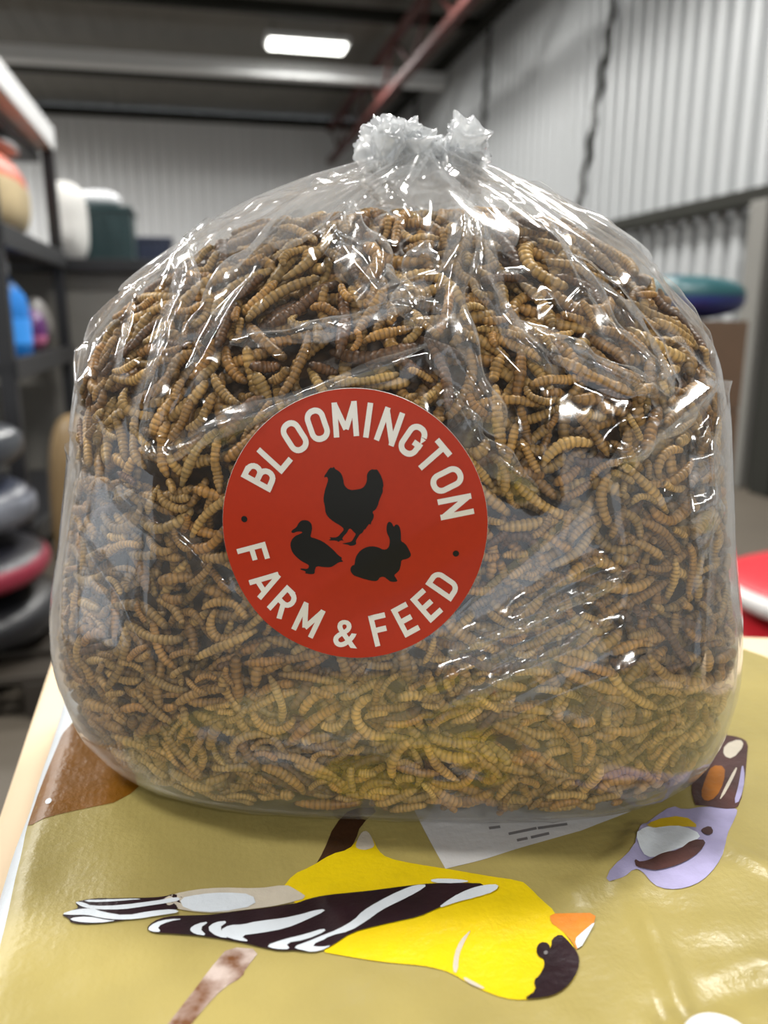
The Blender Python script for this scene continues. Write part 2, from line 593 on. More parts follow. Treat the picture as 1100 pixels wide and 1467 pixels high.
sack_thing('feed_sack', 'orange and cream feed sack standing on the upper rack shelf', 'sack', 3.50, -0.80, 0.275, 0.0, (0.36, 0.90, 0.34),
           C('orange_sack', (0.60, 0.075, 0.010), nz=0.2), [(0.05, 0.62, C('cream_sack', (0.58, 0.46, 0.26), nz=0.35, s=9))], 1)
sack_thing('feed_sack', 'white and grey sack lying on top of the orange sack', 'sack', 3.58, -0.80, 0.612, 0.0, (0.30, 0.42, 0.045),
           C('grey_white_sack', (0.55, 0.56, 0.57)), None, 2)
sack_thing('white_sack', 'tall slim white sack standing past the end of the rack', 'sack', 4.62, -0.62, 0.267, 0.0, (0.20, 0.18, 0.40),
           C('plain_white_sack', (0.66, 0.65, 0.62)), None, 3)


def jug(name, label, u, v, h, col, s, capcol):
    e = empty(name, room(u, v, h), PSI)
    tag(e, label, 'jug')
    prof = [(0.0, 0.0), (0.072, 0.0), (0.080, 0.01), (0.080, 0.15), (0.072, 0.19), (0.035, 0.24), (0.026, 0.255), (0.026, 0.275), (0.0, 0.275)]
    nc = 28
    V = np.array([[r * s * math.cos(6.28318 * k / nc), r * s * math.sin(6.28318 * k / nc), z * s] for (r, z) in prof for k in range(nc)])
    link('body', mesh_from('body', V, grid_faces(len(prof), nc, True)), C(name + '_plastic', col, 0.25, 0.05), e)
    prof = [(0.031, 0.26), (0.031, 0.30), (0.028, 0.305), (0.0, 0.305)]
    V = np.array([[r * s * math.cos(6.28318 * k / nc), r * s * math.sin(6.28318 * k / nc), z * s] for (r, z) in prof for k in range(nc)])
    link('cap', mesh_from('cap', V, grid_faces(len(prof), nc, True)), C(name + '_cap', capcol, 0.3, 0.05), e)
    V = np.array([[r * s * math.cos(6.28318 * k / nc), r * s * math.sin(6.28318 * k / nc), z * s] for (r, z) in ((0.0815, 0.04), (0.0815, 0.12)) for k in range(nc)])
    link('wrap_label', mesh_from('wrap_label', V, grid_faces(2, nc, True)), C(name + '_wrap', [min(1, c * 1.6 + 0.02) for c in col], 0.3, 0.1), e)
    return e


jug('blue_jug', 'bright blue plastic jug on the lower rack shelf', 3.31, -0.70, -0.147, (0.02, 0.20, 0.62), 1.15, (0.7, 0.75, 0.8))
sack_thing('purple_pouch', 'small purple and pink pouch beside the blue jug', 'pouch', 3.62, -0.67, -0.147, 0, (0.13, 0.16, 0.17),
           C('purple', (0.09, 0.012, 0.12)), [(0.1, 0.4, C('pinkish', (0.55, 0.16, 0.30)))], 5)
sack_thing('grey_pouch', 'dull grey pouch at the end of the lower rack shelf', 'pouch', 3.86, -0.72, -0.147, 0, (0.2, 0.2, 0.22),
           C('dull_grey', (0.16, 0.15, 0.14)), None, 6)
sack_thing('tan_pouch', 'wide tan pouch at the back of the lower rack shelf', 'pouch', 3.62, -0.98, -0.147, 0, (0.2, 0.5, 0.30),
           C('tan_pouch', (0.30, 0.24, 0.14), nz=0.3), None, 7)


def crate(label, u, v, h, dims, mat):
    e = empty('storage_crate', room(u, v, h), PSI)
    tag(e, label, 'crate')
    x, y, z = dims
    t = 0.012
    link('base', box_mesh('base', x, y, t, 0.003, (0, 0, t / 2)), mat, e)
    for sx in (-1, 1):
        link('side', box_mesh('side', t, y, z, 0.003, (sx * (x - t) / 2, 0, z / 2)), mat, e)
        link('side', box_mesh('side', x, t, z, 0.003, (0, sx * (y - t) / 2, z / 2)), mat, e)
    link('rim', box_mesh('rim', x + 0.02, y + 0.02, 0.025, 0.004, (0, 0, z)), mat, e)
    for i in range(4):
        link('rib', box_mesh('rib', 0.012, 0.012, z * 0.9, 0.002, (-x * 0.36 + i * x * 0.24, -y / 2 - 0.004, z * 0.47)), mat, e)
    return e


dt = slab('counter', 4.2, 6.6, -1.35, -0.10, 0.205, 0.265, M['black_rack'], bevel=0.006)
tag(dt, 'long black counter top behind the rack carrying green crates', 'counter')
cb = slab('cabinet', 4.3, 6.5, -1.25, -0.2, -1.05, 0.205, C('cabinet_grey', (0.20, 0.19, 0.17)), bevel=0.006)
tag(cb, 'dull grey cabinet block under the black counter top', 'cabinet')
gcr = C('dark_green', (0.008, 0.03, 0.032), 0.4)
crate('dark green plastic crate standing on the black counter top', 5.0, -0.50, 0.265, (0.36, 0.36, 0.30), gcr)
crate('navy plastic crate on the black counter top beside the green one', 5.6, -0.28, 0.265, (0.30, 0.3, 0.2), C('navy', (0.01, 0.016, 0.04)))
sack_thing('white_pouch', 'small white pouch resting above the dark green crate', 'pouch', 5.0, -0.50, 0.585, 0, (0.24, 0.2, 0.09),
           C('white_pouch', (0.75, 0.76, 0.78)), None, 9)
# heap low on the left
pl = empty('pallet', room(2.45, -0.74, -1.05), PSI)
tag(pl, 'dark wooden pallet on the floor under heaped bags', 'pallet')
dw = C('dark_wood', (0.03, 0.024, 0.018))
for i in range(4):
    link('deck_board', box_mesh('deck_board', 0.62, 0.11, 0.02, 0.002, (0, -0.27 + i * 0.18, 0.11)), dw, pl)
for x in (-0.27, 0, 0.27):
    link('stringer', box_mesh('stringer', 0.06, 0.66, 0.10, 0.002, (x, 0, 0.05)), dw, pl)
z0 = -0.93
sack_thing('heaped_bag', 'black plastic bag at the bottom of the heap on the pallet', 'bag', 2.45, -0.74, z0, 0.0, (0.58, 0.6, 0.17), C('black_bag', (0.008, 0.008, 0.010), 0.4), None, 11, amp=0.03)
sack_thing('heaped_bag', 'crimson and black bag lying on the lowest black bag', 'bag', 2.43, -0.74, z0 + 0.174, 0.0, (0.54, 0.52, 0.13), C('dark_bag', (0.012, 0.012, 0.018), 0.4), [(0.2, 0.7, C('crimson', (0.22, 0.015, 0.035)))], 13, amp=0.03)
sack_thing('heaped_bag', 'navy and silver printed bag in the middle of the heap', 'bag', 2.42, -0.75, z0 + 0.308, 0.1, (0.5, 0.42, 0.17), C('navy_bag', (0.012, 0.018, 0.04), 0.35), [(0.25, 0.75, C('silver_print', (0.16, 0.17, 0.20), nz=0.8, s=14))], 14, amp=0.04)
sack_thing('heaped_bag', 'slate grey shiny bag topmost of the heap', 'bag', 2.43, -0.75, z0 + 0.490, -0.1, (0.46, 0.40, 0.16), C('slate_bag', (0.045, 0.05, 0.06), 0.3, nz=0.6), None, 15, amp=0.04)
sack_thing('paper_bag', 'tan paper bag standing on the floor behind the heaped bags', 'bag', 2.96, -0.44, -1.05, 0.0, (0.2, 0.2, 0.72), C('tan_bag', (0.24, 0.16, 0.075)), None, 12, amp=0.02)
# right side: stacked white and red sacks, carton tower with a blue bag
rw = C('sack_clean_white', (0.74, 0.72, 0.70))
rr = C('sack_red', (0.50, 0.015, 0.025))
pb = slab('skid_board', 1.52, 2.32, 1.44, 2.4, -1.05, -1.02, C('dark_red_wood', (0.05, 0.012, 0.01)))
tag(pb, 'dark board on the floor under the white and red sacks', 'board')
sack_thing('stacked_sack', 'white sack with a red border, lower of the pair on the dark board', 'sack', 1.92, 1.90, -1.02, 0, (0.82, 0.62, 0.145), rw, [(0.70, 0.99, rr), (0.02, 0.16, rr)], 21, amp=0.015)
sack_thing('stacked_sack', 'white sack with a red border, upper of the pair on the dark board', 'sack', 1.93, 1.91, -0.872, 0.03, (0.82, 0.62, 0.145), rw, [(0.70, 0.99, rr)], 22, amp=0.015)
kraft = C('kraft_board', (0.10, 0.062, 0.035), 0.7)


def carton(label, u, v, h, dims):
    e = empty('carton', room(u, v, h), PSI)
    tag(e, label, 'carton')
    x, y, z = dims
    link('body', box_mesh('body', x, y, z, 0.004, (0, 0, z / 2)), kraft, e)
    for s in (-1, 1):
        link('flap', box_mesh('flap', x, y / 2 - 0.003, 0.006, 0.001, (0, s * y / 4, z + 0.003)), kraft, e)
    link('tape', box_mesh('tape', x * 1.002, 0.05, 0.001, 0, (0, 0, z + 0.0068)), C('tape', (0.4, 0.3, 0.18), 0.25), e)


for i in range(3):
    carton(['brown carton on the floor at the foot of the carton tower', 'brown carton in the middle of the carton tower',
            'brown carton at the top of the tower under the blue bag'][i], 2.95, 1.92, -1.05 + i * 0.345, (0.30, 0.34, 0.335))
sack_thing('blue_bag', 'blue and teal bag lying on the carton tower by the wall', 'bag', 2.95, 1.92, -1.05 + 3 * 0.345, 0.1, (0.36, 0.36, 0.17),
           C('blue_bag', (0.010, 0.02, 0.12), 0.4), [(0.55, 0.98, C('teal_bag', (0.012, 0.07, 0.08), 0.4))], 25, amp=0.06)

# ------------------------------------------------------------------ table board and printed sack
SACK_T = 0.034
# outline of the sack top (plan), built from its visible left edge, rounded far right corner and the unseen near end
left_px = [(88, 975), (72, 1032), (48, 1092), (36, 1135), (18, 1180), (2, 1228)]
left_pts = [ground(*p) for p in left_px]
dirv = left_pts[-1] - left_pts[0]
near = left_pts[-1] + dirv * 1.6
far = left_pts[0] - dirv * 0.05
SACK = [near + np.array([0.02, -0.02])] + [near] + left_pts[::-1] + [far, np.array([-0.19, 0.565]), np.array([-0.12, 0.585]), np.array([0.05, 0.59]),
        np.array([0.17, 0.575]), np.array([0.235, 0.54]), np.array([0.265, 0.49]), np.array([0.285, 0.42]), np.array([0.30, 0.25]), np.array([0.30, 0.0]), np.array([0.28, -0.11]), np.array([0.2, -0.14])]
SACK = np.array(SACK)


def chaikin(P, it=2, closed=True):
    P = np.asarray(P, float)
    for _ in range(it):
        if closed:
            Q = np.roll(P, -1, 0)
            P = np.stack([0.75 * P + 0.25 * Q, 0.25 * P + 0.75 * Q], 1).reshape(-1, 2)
        else:
            Q = P[1:]
            A = P[:-1]
            R = np.stack([0.75 * A + 0.25 * Q, 0.25 * A + 0.75 * Q], 1).reshape(-1, 2)
            P = np.vstack([P[:1], R, P[-1:]])
    return P


def resample(P, n, closed=True):
    P = np.asarray(P, float)
    if closed:
        P = np.vstack([P, P[:1]])
    d = np.concatenate([[0], np.cumsum(np.linalg.norm(np.diff(P, axis=0), axis=1))])
    s = np.linspace(0, d[-1], n + 1)[:-1] if closed else np.linspace(0, d[-1], n)
    return np.stack([np.interp(s, d, P[:, i]) for i in range(P.shape[1])], -1)


SACK_O = resample(chaikin(SACK, 2), 420)


def seg_dist(Q, A, B):
    AB = B - A
    t = np.clip(((Q - A) @ AB) / (AB @ AB), 0, 1)
    return np.linalg.norm(Q - (A + t[..., None] * AB), axis=-1), t


def poly_dist(Q, P, closed=True):
    best = np.full(Q.shape[:-1], 1e9)
    n = len(P)
    for i in range(n if closed else n - 1):
        d, _ = seg_dist(Q, P[i], P[(i + 1) % n])
        best = np.minimum(best, d)
    return best


n_sack = make_noise(31, 14, 6, 16)
n_sack2 = make_noise(32, 14, 14, 40)
SRIDGE = []
for (pts, h, w) in [
    ([(822, 1278), (868, 1248), (905, 1215), (918, 1190)], 0.0028, 0.006),
    ([(905, 1205), (925, 1290), (960, 1390), (985, 1467)], 0.0018, 0.005),
    ([(1040, 1212), (1100, 1245)], 0.0022, 0.006),
    ([(893, 1270), (930, 1330), (975, 1440)], 0.0014, 0.004),
    ([(960, 1452), (1020, 1418), (1100, 1395)], -0.0035, 0.007),
    ([(980, 1436), (1040, 1400), (1100, 1380)], 0.0020, 0.006),
    ([(60, 1467), (200, 1400), (300, 1375)], 0.0010, 0.010),
    ([(600, 1467), (560, 1425), (480, 1400)], 0.0009, 0.008),
    ([(700, 1467), (650, 1380)], 0.0008, 0.008),
    ([(1100, 1320), (1000, 1330), (930, 1320)], 0.0010, 0.008),
]:
    SRIDGE.append((np.array([ground(*p) for p in pts]), h, w))
BAG_C = np.array([0.008, 0.42])
EDGE_R = 0.014


def sack_h(Q):
    """height of the sack top at plan points Q (n,2)"""
    d = poly_dist(Q, SACK_O[::3])
    q = np.clip(d / EDGE_R, 0, 1)
    z = -SACK_T * 0.45 * (1 - np.sqrt(np.clip(1 - (1 - q) ** 2, 0, 1)))
    P3 = np.concatenate([Q, np.zeros(Q.shape[:-1] + (1,))], -1)
    e = np.abs((Q - BAG_C) / np.array([0.19, 0.115]))
    k = np.clip((e[..., 0] ** 3 + e[..., 1] ** 3) ** (1 / 3) - 0.9, 0, 0.5) / 0.5   # flat where the full bag presses on it
    z = z + k * (0.0011 * n_sack(P3) + 0.00028 * n_sack2(P3))
    for (pl_, h, w) in SRIDGE:
        dd = poly_dist(Q, pl_, False)
        z = z + 0.8 * h * np.clip(1 - (dd / (1.35 * w)) ** 2, 0, 1) ** 2
    return z - 0.0012 * (1 - k)


seed_bag = empty('birdseed_sack', (0, 0, -SACK_T))
tag(seed_bag, 'large woven birdseed sack printed with a yellow goldfinch, lying flat', 'sack')
cen = SACK_O.mean(0)
ss = np.concatenate([np.linspace(0.02, 0.75, 90), np.linspace(0.755, 1.0, 70)])
top = cen + (SACK_O[None] - cen) * ss[:, None, None]
tz = sack_h(top.reshape(-1, 2)).reshape(top.shape[:2])
tz = tz - 0.0006
rows = [np.concatenate([top, tz[..., None]], -1)]
for (q, z) in ((1.006, -0.6), (1.004, -0.85), (0.985, -1.0), (0.5, -1.0), (0.02, -1.0)):
    r = cen + (SACK_O - cen) * q
    rows.append(np.concatenate([r, np.full((len(r), 1), SACK_T * z)], -1)[None])
G = np.concatenate(rows, 0)
G[..., 2] += SACK_T
nr_, nc_ = G.shape[:2]
link('woven_body', mesh_from('woven_body', G.reshape(-1, 3), grid_faces(nr_, nc_, True)), M['sack_white'], seed_bag)


def in_poly(Q, P):
    x, y = Q[:, 0], Q[:, 1]
    c = np.zeros(len(Q), bool)
    n = len(P)
    for i in range(n):
        a, b = P[i], P[(i + 1) % n]
        m = ((a[1] > y) != (b[1] > y))
        with np.errstate(divide='ignore', invalid='ignore'):
            xi = (b[0] - a[0]) * (y - a[1]) / (b[1] - a[1]) + a[0]
        c ^= m & (x < xi)
    return c


def fill_poly(P, step):
    """triangulate a plan outline with inner points so that it can follow a curved surface"""
    P = np.asarray(P, float)
    per = np.linalg.norm(np.roll(P, -1, 0) - P, axis=1)
    out = []
    for i in range(len(P)):
        m = max(1, int(math.ceil(per[i] / step)))
        for j in range(m):
            out.append(P[i] + (P[(i + 1) % len(P)] - P[i]) * j / m)
    out = np.array(out)
    lo, hi = out.min(0), out.max(0)
    gx, gy = np.meshgrid(np.arange(lo[0] + step / 2, hi[0], step), np.arange(lo[1] + step / 2, hi[1], step))
    gp = np.stack([gx.ravel(), gy.ravel()], -1)
    if len(gp):
        gp = gp[in_poly(gp, out)]
        if len(gp):
            gp = gp[poly_dist(gp, out) > step * 0.35]
    pts = [Vector(p) for p in out] + [Vector(p) for p in gp]
    r = delaunay_2d_cdt(pts, [], [list(range(len(out)))], 1, 1e-7)
    return np.array([[p.x, p.y] for p in r[0]]), [list(f) for f in r[2]]


def sack_print(name, px, mat, level, parent=None, smooth=1, step=0.0028, label=None, plan=None):
    """flat print following the sack; level orders the inks"""
    P = np.array([ground(*p) for p in px]) if plan is None else np.array(plan)
    if smooth:
        P = chaikin(P, smooth)
    V2, F = fill_poly(P, step)
    z = sack_h(V2) + SACK_T + 0.0005 + 0.00016 * level
    me = mesh_from(name, np.concatenate([V2, z[:, None]], -1), F)
    # faces up
    if me.polygons and me.polygons[0].normal.z < 0:
        me.flip_normals()
    o = link(name, me, mat, parent or seed_bag)
    if label:
        o['label'] = label
    return o


Z4 = lambda L: [(60 + x / 2.75, 1220 + y / 2.75) for x, y in L]
Z5 = lambda L: [(420 + x / 2.391, 1180 + y / 2.391) for x, y in L]
Z3 = lambda L: [(840 + x / 4.231, 1020 + y / 4.231) for x, y in L]
Z6 = lambda L: [(x / 2.732, 930 + y / 2.732) for x, y in L]
Z7 = lambda L: [(x / 2.0, 950 + y / 2.0) for x, y in L]

kl = [ground(*p) for p in Z6([(275, 290), (240, 320), (220, 370), (150, 520), (120, 620), (100, 690), (85, 790), (55, 900), (20, 1080), (0, 1170)])]
kd = kl[-1] - kl[-2]
SH = SACK_O[(SACK_O[:, 0] > 0.0)]
inner = lambda p: cen + (p - cen) * 0.955
khaki_plan = kl + [kl[-1] + kd * 2.2] + [inner(np.array(p)) for p in ((-0.05, -0.13), (0.2, -0.14), (0.28, -0.11), (0.30, 0.0), (0.30, 0.25), (0.285, 0.42), (0.265, 0.49), (0.235, 0.54), (0.17, 0.575), (0.05, 0.585), (-0.12, 0.58))] + [np.array([-0.165, 0.53])]
kh = sack_print('printed_panel', None, M['khaki'], 0, smooth=1, step=0.003, plan=khaki_plan)
sack_print('printed_patch', Z6([(275, 290), (240, 320), (220, 370), (150, 520), (120, 620), (101, 690), (200, 655), (330, 620), (480, 588), (600, 480), (560, 250), (400, 200)]), M['brown'], 1, label='brown printed area at the corner of the sack')
sack_print('printed_dot', Z6([(176, 592), (182, 583), (194, 579), (203, 587), (200, 599), (188, 606), (178, 602)]), M['white'], 2, step=0.002)
# white panel partly under the bag
pn = sack_print('printed_notice', [(598, 1168), (638, 1246), (832, 1190), (905, 1160), (760, 1090), (575, 1120)], M['paper'], 1, smooth=0, label='white printed panel with small grey text lines')
for (x0, y0, x1, y1) in ((700, 1183, 716, 1181), (728, 1192, 768, 1184), (770, 1184, 812, 1178), (740, 1202, 755, 1199), (760, 1198, 786, 1192)):
    sack_print('text_line', [(x0, y0), (x1, y1), (x1 + 1, y1 + 4), (x0 + 1, y0 + 4)], M['grey_ink'], 2, pn, smooth=0)

# branches
sack_print('printed_branch', Z7([(655, 800), (748, 815), (702, 870), (695, 893), (640, 925), (575, 1005), (520, 1075), (430, 1100), (500, 1010), (560, 930), (610, 860)]), M['bark'], 1, label='mottled brown and white printed branch')
sack_print('printed_branch', Z5([(140, 0), (200, -60), (300, -60), (230, 0), (215, 50), (185, 98), (130, 108), (70, 152), (105, 90)]), M['darkbark'], 1, label='dark brown printed branch running under the bag')

# goldfinch
gf = sack_print('printed_goldfinch', Z5([(0, 172), (60, 148), (130, 103), (190, 88), (222, 50), (250, 22), (275, 50), (290, 90), (322, 118), (420, 140), (530, 160), (640, 178), (780, 197), (810, 222), (850, 262), (897, 300),
                 (905, 340), (980, 440), (975, 505), (945, 552), (905, 590), (860, 608), (785, 613), (720, 602), (650, 577), (590, 547), (540, 516), (490, 500), (440, 490), (340, 485), (240, 475), (150, 461), (95, 447), (100, 330), (0, 270), (-40, 220)]), M['yellow'], 2, label='yellow body of the printed goldfinch')


def gfp(name, px, mat, lev, sm=1, step=0.0028):
    return sack_print(name, px, M[mat], lev, gf, sm, step)


gfp('leg', Z5([(212, 78), (222, 48), (236, 24), (255, 22), (272, 50), (280, 78), (250, 90), (225, 88)]), 'cream', 3)
gfp('rump', Z4([(515, 162), (600, 142), (700, 136), (850, 137), (960, 126), (1000, 150), (1050, 188), (960, 202), (820, 217), (700, 230), (560, 222), (500, 212), (470, 190)]), 'cream', 3)
gfp('rump_white', Z4([(540, 178), (620, 160), (720, 155), (830, 160), (845, 205), (700, 228), (560, 220)]), 'white', 4)
gfp('tail', Z4([(128, 203), (200, 188), (300, 192), (400, 188), (480, 176), (525, 158), (560, 178), (535, 222), (480, 245), (400, 264), (300, 286), (200, 301), (118, 298), (104, 272), (75, 260), (120, 240), (148, 228)]), 'black', 3)
for L_ in ([(128, 203), (160, 205), (200, 225), (320, 222), (440, 200), (530, 172), (550, 185), (480, 205), (400, 225), (320, 240), (220, 240), (160, 228)],
           [(75, 258), (130, 237), (200, 233), (240, 250), (330, 265), (430, 240), (520, 222), (545, 232), (470, 252), (380, 275), (300, 282), (230, 275), (180, 262), (120, 262)],
           [(108, 276), (180, 268), (260, 285), (300, 284), (220, 298), (130, 292)],
           [(160, 196), (260, 198), (420, 192), (300, 206), (190, 208)]):
    gfp('tail_feather', Z4(L_), 'white', 4)
wing = gfp('wing', Z4([(410, 312), (438, 280), (490, 255), (560, 242), (700, 234), (850, 218), (990, 205)]) + Z5([(0, 278), (60, 262), (180, 246), (300, 236), (420, 219), (470, 214), (560, 213), (668, 213), (610, 242), (560, 272), (490, 302), (430, 330), (350, 347), (280, 364), (200, 388), (140, 428), (95, 448), (40, 448)])
           + Z4([(1000, 396), (940, 396), (880, 380), (800, 352), (740, 337), (680, 324), (600, 316), (500, 320), (440, 324)]), 'black', 4)
for L_ in (Z4([(415, 312), (445, 285), (500, 265), (560, 258), (500, 275), (455, 300), (470, 320), (435, 322)]),
           Z4([(578, 296), (610, 272), (660, 262), (620, 290), (650, 318), (600, 314)]),
           Z4([(648, 290), (680, 265), (735, 262), (695, 290), (740, 330), (690, 322)]),
           Z4([(700, 296), (740, 278), (790, 280), (850, 268), (1000, 258), (1100, 240), (1120, 250), (1040, 280), (960, 305), (860, 318), (780, 322), (820, 350), (770, 340), (720, 322)]),
           Z4([(880, 372), (950, 350), (1040, 335), (1110, 318), (1120, 330), (1040, 358), (960, 366), (980, 394), (920, 388)]),
           Z4([(985, 385), (1060, 362), (1120, 340), (1130, 356), (1060, 380), (1100, 402), (1030, 402)]),
           Z5([(462, 219), (425, 247), (370, 277), (300, 310), (252, 347), (195, 385), (130, 398), (70, 424), (30, 424), (90, 400), (155, 378), (210, 345), (235, 315), (290, 280), (370, 240), (420, 220)]),
           Z5([(0, 425), (50, 428), (100, 436), (135, 430), (90, 450), (45, 450)]),
           Z5([(470, 198), (560, 200), (610, 208), (560, 216), (475, 213)]),
           Z5([(706, 214), (692, 240), (620, 266), (560, 280), (490, 304), (540, 266), (600, 236), (655, 218)])):
    o = sack_print('wing_feather', L_, M['white'], 5, gf, 1, 0.0028)
gfp('beak', Z5([(878, 308), (950, 307), (1038, 302), (1028, 345), (975, 435), (955, 400), (930, 372), (905, 352), (882, 338)]), 'orange', 3)
gfp('beak_tip', Z5([(1036, 330), (1022, 360), (978, 435), (962, 395), (990, 370)]), 'white', 4)
gfp('face', Z5([(885, 392), (915, 375), (938, 395), (968, 430), (981, 460), (976, 500), (946, 551), (906, 590), (860, 609), (783, 614), (832, 582), (822, 545), (845, 522), (862, 482), (855, 455), (870, 440), (885, 415)]), 'black', 4)
gfp('eye', Z5([(832, 430), (840, 408), (858, 402), (876, 408), (882, 430), (875, 455), (855, 462), (838, 452)]), 'black', 4)
gfp('eye_glint', Z5([(858, 436), (868, 432), (873, 440), (866, 448), (858, 446)]), 'grey_ink', 5, 1, 0.002)
gfp('breast_streak', Z5([(610, 368), (590, 400), (568, 450), (562, 520), (545, 512), (552, 450), (570, 405), (595, 380)]), 'cream', 3)
gfp('belly_streak', Z5([(580, 528), (620, 548), (660, 570), (640, 572), (590, 548)]), 'cream', 3)

# second bird
lv = sack_print('printed_songbird', Z3([(520, 560), (590, 590), (720, 566), (900, 578), (918, 600), (882, 680), (852, 740), (838, 840), (790, 932), (700, 1022), (600, 1070), (500, 1076), (400, 1046), (340, 986), (290, 962), (220, 1000), (110, 1040), (150, 960), (290, 860), (300, 780), (330, 700), (400, 640)]), M['lavender'], 2, label='lavender and white printed songbird beside the bag')
g2 = lambda nm, L_, mt, lev: sack_print(nm, Z3(L_), M[mt], lev, lv, 1, 0.0025)
g2('tail', [(700, 60), (820, 130), (930, 148), (982, 180), (972, 280), (962, 400), (932, 560), (885, 592), (720, 567), (640, 560), (640, 300)], 'umber', 3)
g2('tail_feather', [(760, 320), (840, 325), (835, 420), (785, 520), (722, 545), (690, 500), (720, 400)], 'chestnut', 4)
g2('tail_feather', [(835, 195), (930, 158), (958, 200), (885, 285), (828, 262)], 'cream', 4)
g2('tail_feather', [(945, 300), (962, 400), (932, 540), (890, 560), (925, 430)], 'lavender', 4)
g2('tail_feather', [(905, 330), (915, 345), (850, 480), (800, 545), (830, 470)], 'cream', 4)
g2('flank', [(400, 650), (590, 622), (690, 700), (590, 692), (470, 692), (350, 715)], 'ochre', 3)
g2('wing', [(290, 790), (345, 722), (470, 690), (590, 690), (700, 745), (650, 792), (550, 832), (450, 862), (400, 892), (330, 882)], 'white', 4)
g2('eye_stripe', [(330, 938), (410, 890), (470, 855), (560, 840), (640, 775), (730, 780), (690, 850), (600, 910), (500, 952), (400, 972), (300, 968), (285, 920)], 'umber', 5)
g2('dark_spot', [(690, 712), (750, 688), (772, 730), (740, 752), (705, 735)], 'umber', 4)

# plywood table top under the sack
tb = empty('work_table', (0, 0, FLOOR_Z))
tag(tb, 'pale plywood table under the birdseed sack', 'table')
TZ = -SACK_T - 0.001
bl = [ground(*p, z=TZ) for p in ((70, 955), (0, 1160))]
bd = (bl[1] - bl[0]) / np.linalg.norm(bl[1] - bl[0])
q0 = bl[0] - bd * 0.12
q1 = bl[0] + bd * 1.0
tv = [(q0[0], q0[1]), (q1[0], q1[1]), (0.45, q1[1] - 0.1), (0.40, 0.60)]
bm = bmesh.new()
tvv = [bm.verts.new((x, y, TZ - FLOOR_Z)) for x, y in tv] + [bm.verts.new((x, y, TZ - FLOOR_Z - 0.03)) for x, y in tv]
bm.faces.new(tvv[:4])
bm.faces.new(tvv[7:3:-1])
for i in range(4):
    bm.faces.new((tvv[i], tvv[(i + 1) % 4], tvv[4 + (i + 1) % 4], tvv[4 + i]))
bmesh.ops.recalc_face_normals(bm, faces=bm.faces)
bmesh.ops.bevel(bm, geom=bm.edges[:], offset=0.003, segments=2, affect='EDGES')
me = bpy.data.meshes.new('table_top')
bm.to_mesh(me)
bm.free()
link('table_top', me, M['plywood'], tb)
for (x, y) in tv:
    cx, cy = x * 0.8, (y - 0.2) * 0.8 + 0.2
    link('leg', box_mesh('leg', 0.05, 0.05, TZ - FLOOR_Z - 0.031, 0.004, (cx, cy, (TZ - FLOOR_Z - 0.031) / 2)), M['plywood'], tb)

# white plastic lid at the near right
gl_ = ground(1032, 1516)
prof = [(0.0, 0.002), (0.0085, 0.002), (0.0105, 0.0035), (0.0118, 0.006), (0.0133, 0.0066), (0.0142, 0.0055), (0.0145, 0.0015), (0.0143, 0.0), (0.0, 0.0)]
V = np.array([[0.8 * r * math.cos(6.28318 * k / 40), 0.8 * r * math.sin(6.28318 * k / 40), 0.8 * z] for (r, z) in prof for k in range(40)])
lid = link('plastic_lid', mesh_from('plastic_lid', V, grid_faces(len(prof), 40, True)), C('lid_white', (0.80, 0.79, 0.76), 0.35, 0.02))
lid.location = (gl_[0], gl_[1], float(sack_h(np.array([gl_]))[0]) + 0.0015)
tag(lid, 'small round white plastic lid lying on the khaki sack', 'lid')

# ------------------------------------------------------------------ the clear bag: base surface
#        t      z       xl      xr     yf     yb     n     (t runs from the middle of the base up to the neck)
PROF = np.array([
    [0.000, 0.0012, -0.010, 0.026, 0.405, 0.435, 2.6],
    [0.060, 0.0012, -0.075, 0.090, 0.352, 0.485, 2.9],
    [0.110, 0.0012, -0.132, 0.150, 0.321, 0.517, 3.2],
    [0.135, 0.0060, -0.152, 0.170, 0.313, 0.526, 3.3],
    [0.165, 0.0180, -0.166, 0.183, 0.308, 0.532, 3.3],
    [0.210, 0.0420, -0.176, 0.190, 0.304, 0.535, 3.3],
    [0.280, 0.0750, -0.178, 0.190, 0.303, 0.535, 3.3],
    [0.360, 0.1120, -0.172, 0.186, 0.305, 0.532, 3.2],
    [0.440, 0.1480, -0.166, 0.182, 0.310, 0.527, 3.1],
    [0.520, 0.1800, -0.162, 0.179, 0.318, 0.520, 3.0],
    [0.590, 0.2060, -0.155, 0.173, 0.330, 0.510, 2.8],
    [0.650, 0.2260, -0.139, 0.157, 0.344, 0.498, 2.6],
    [0.720, 0.2460, -0.113, 0.131, 0.360, 0.484, 2.4],
    [0.800, 0.2640, -0.080, 0.100, 0.379, 0.467, 2.2],
    [0.880, 0.2765, -0.044, 0.070, 0.396, 0.451, 2.1],
    [0.950, 0.2840, -0.014, 0.048, 0.408, 0.438, 2.0],
    [1.000, 0.2880, 0.002, 0.036, 0.414, 0.432, 2.0],
])


PROF[:, 2] = 0.018 + (PROF[:, 2] - 0.018) * 0.925
PROF[:, 3] = 0.018 + (PROF[:, 3] - 0.018) * 0.925


PROF[:12, 2] -= 0.0035
PROF[:12, 3] -= 0.0065
PROF[1:7, 4] -= 0.006
TURN = 0.055                       # the bag stands a little turned, its right side nearer


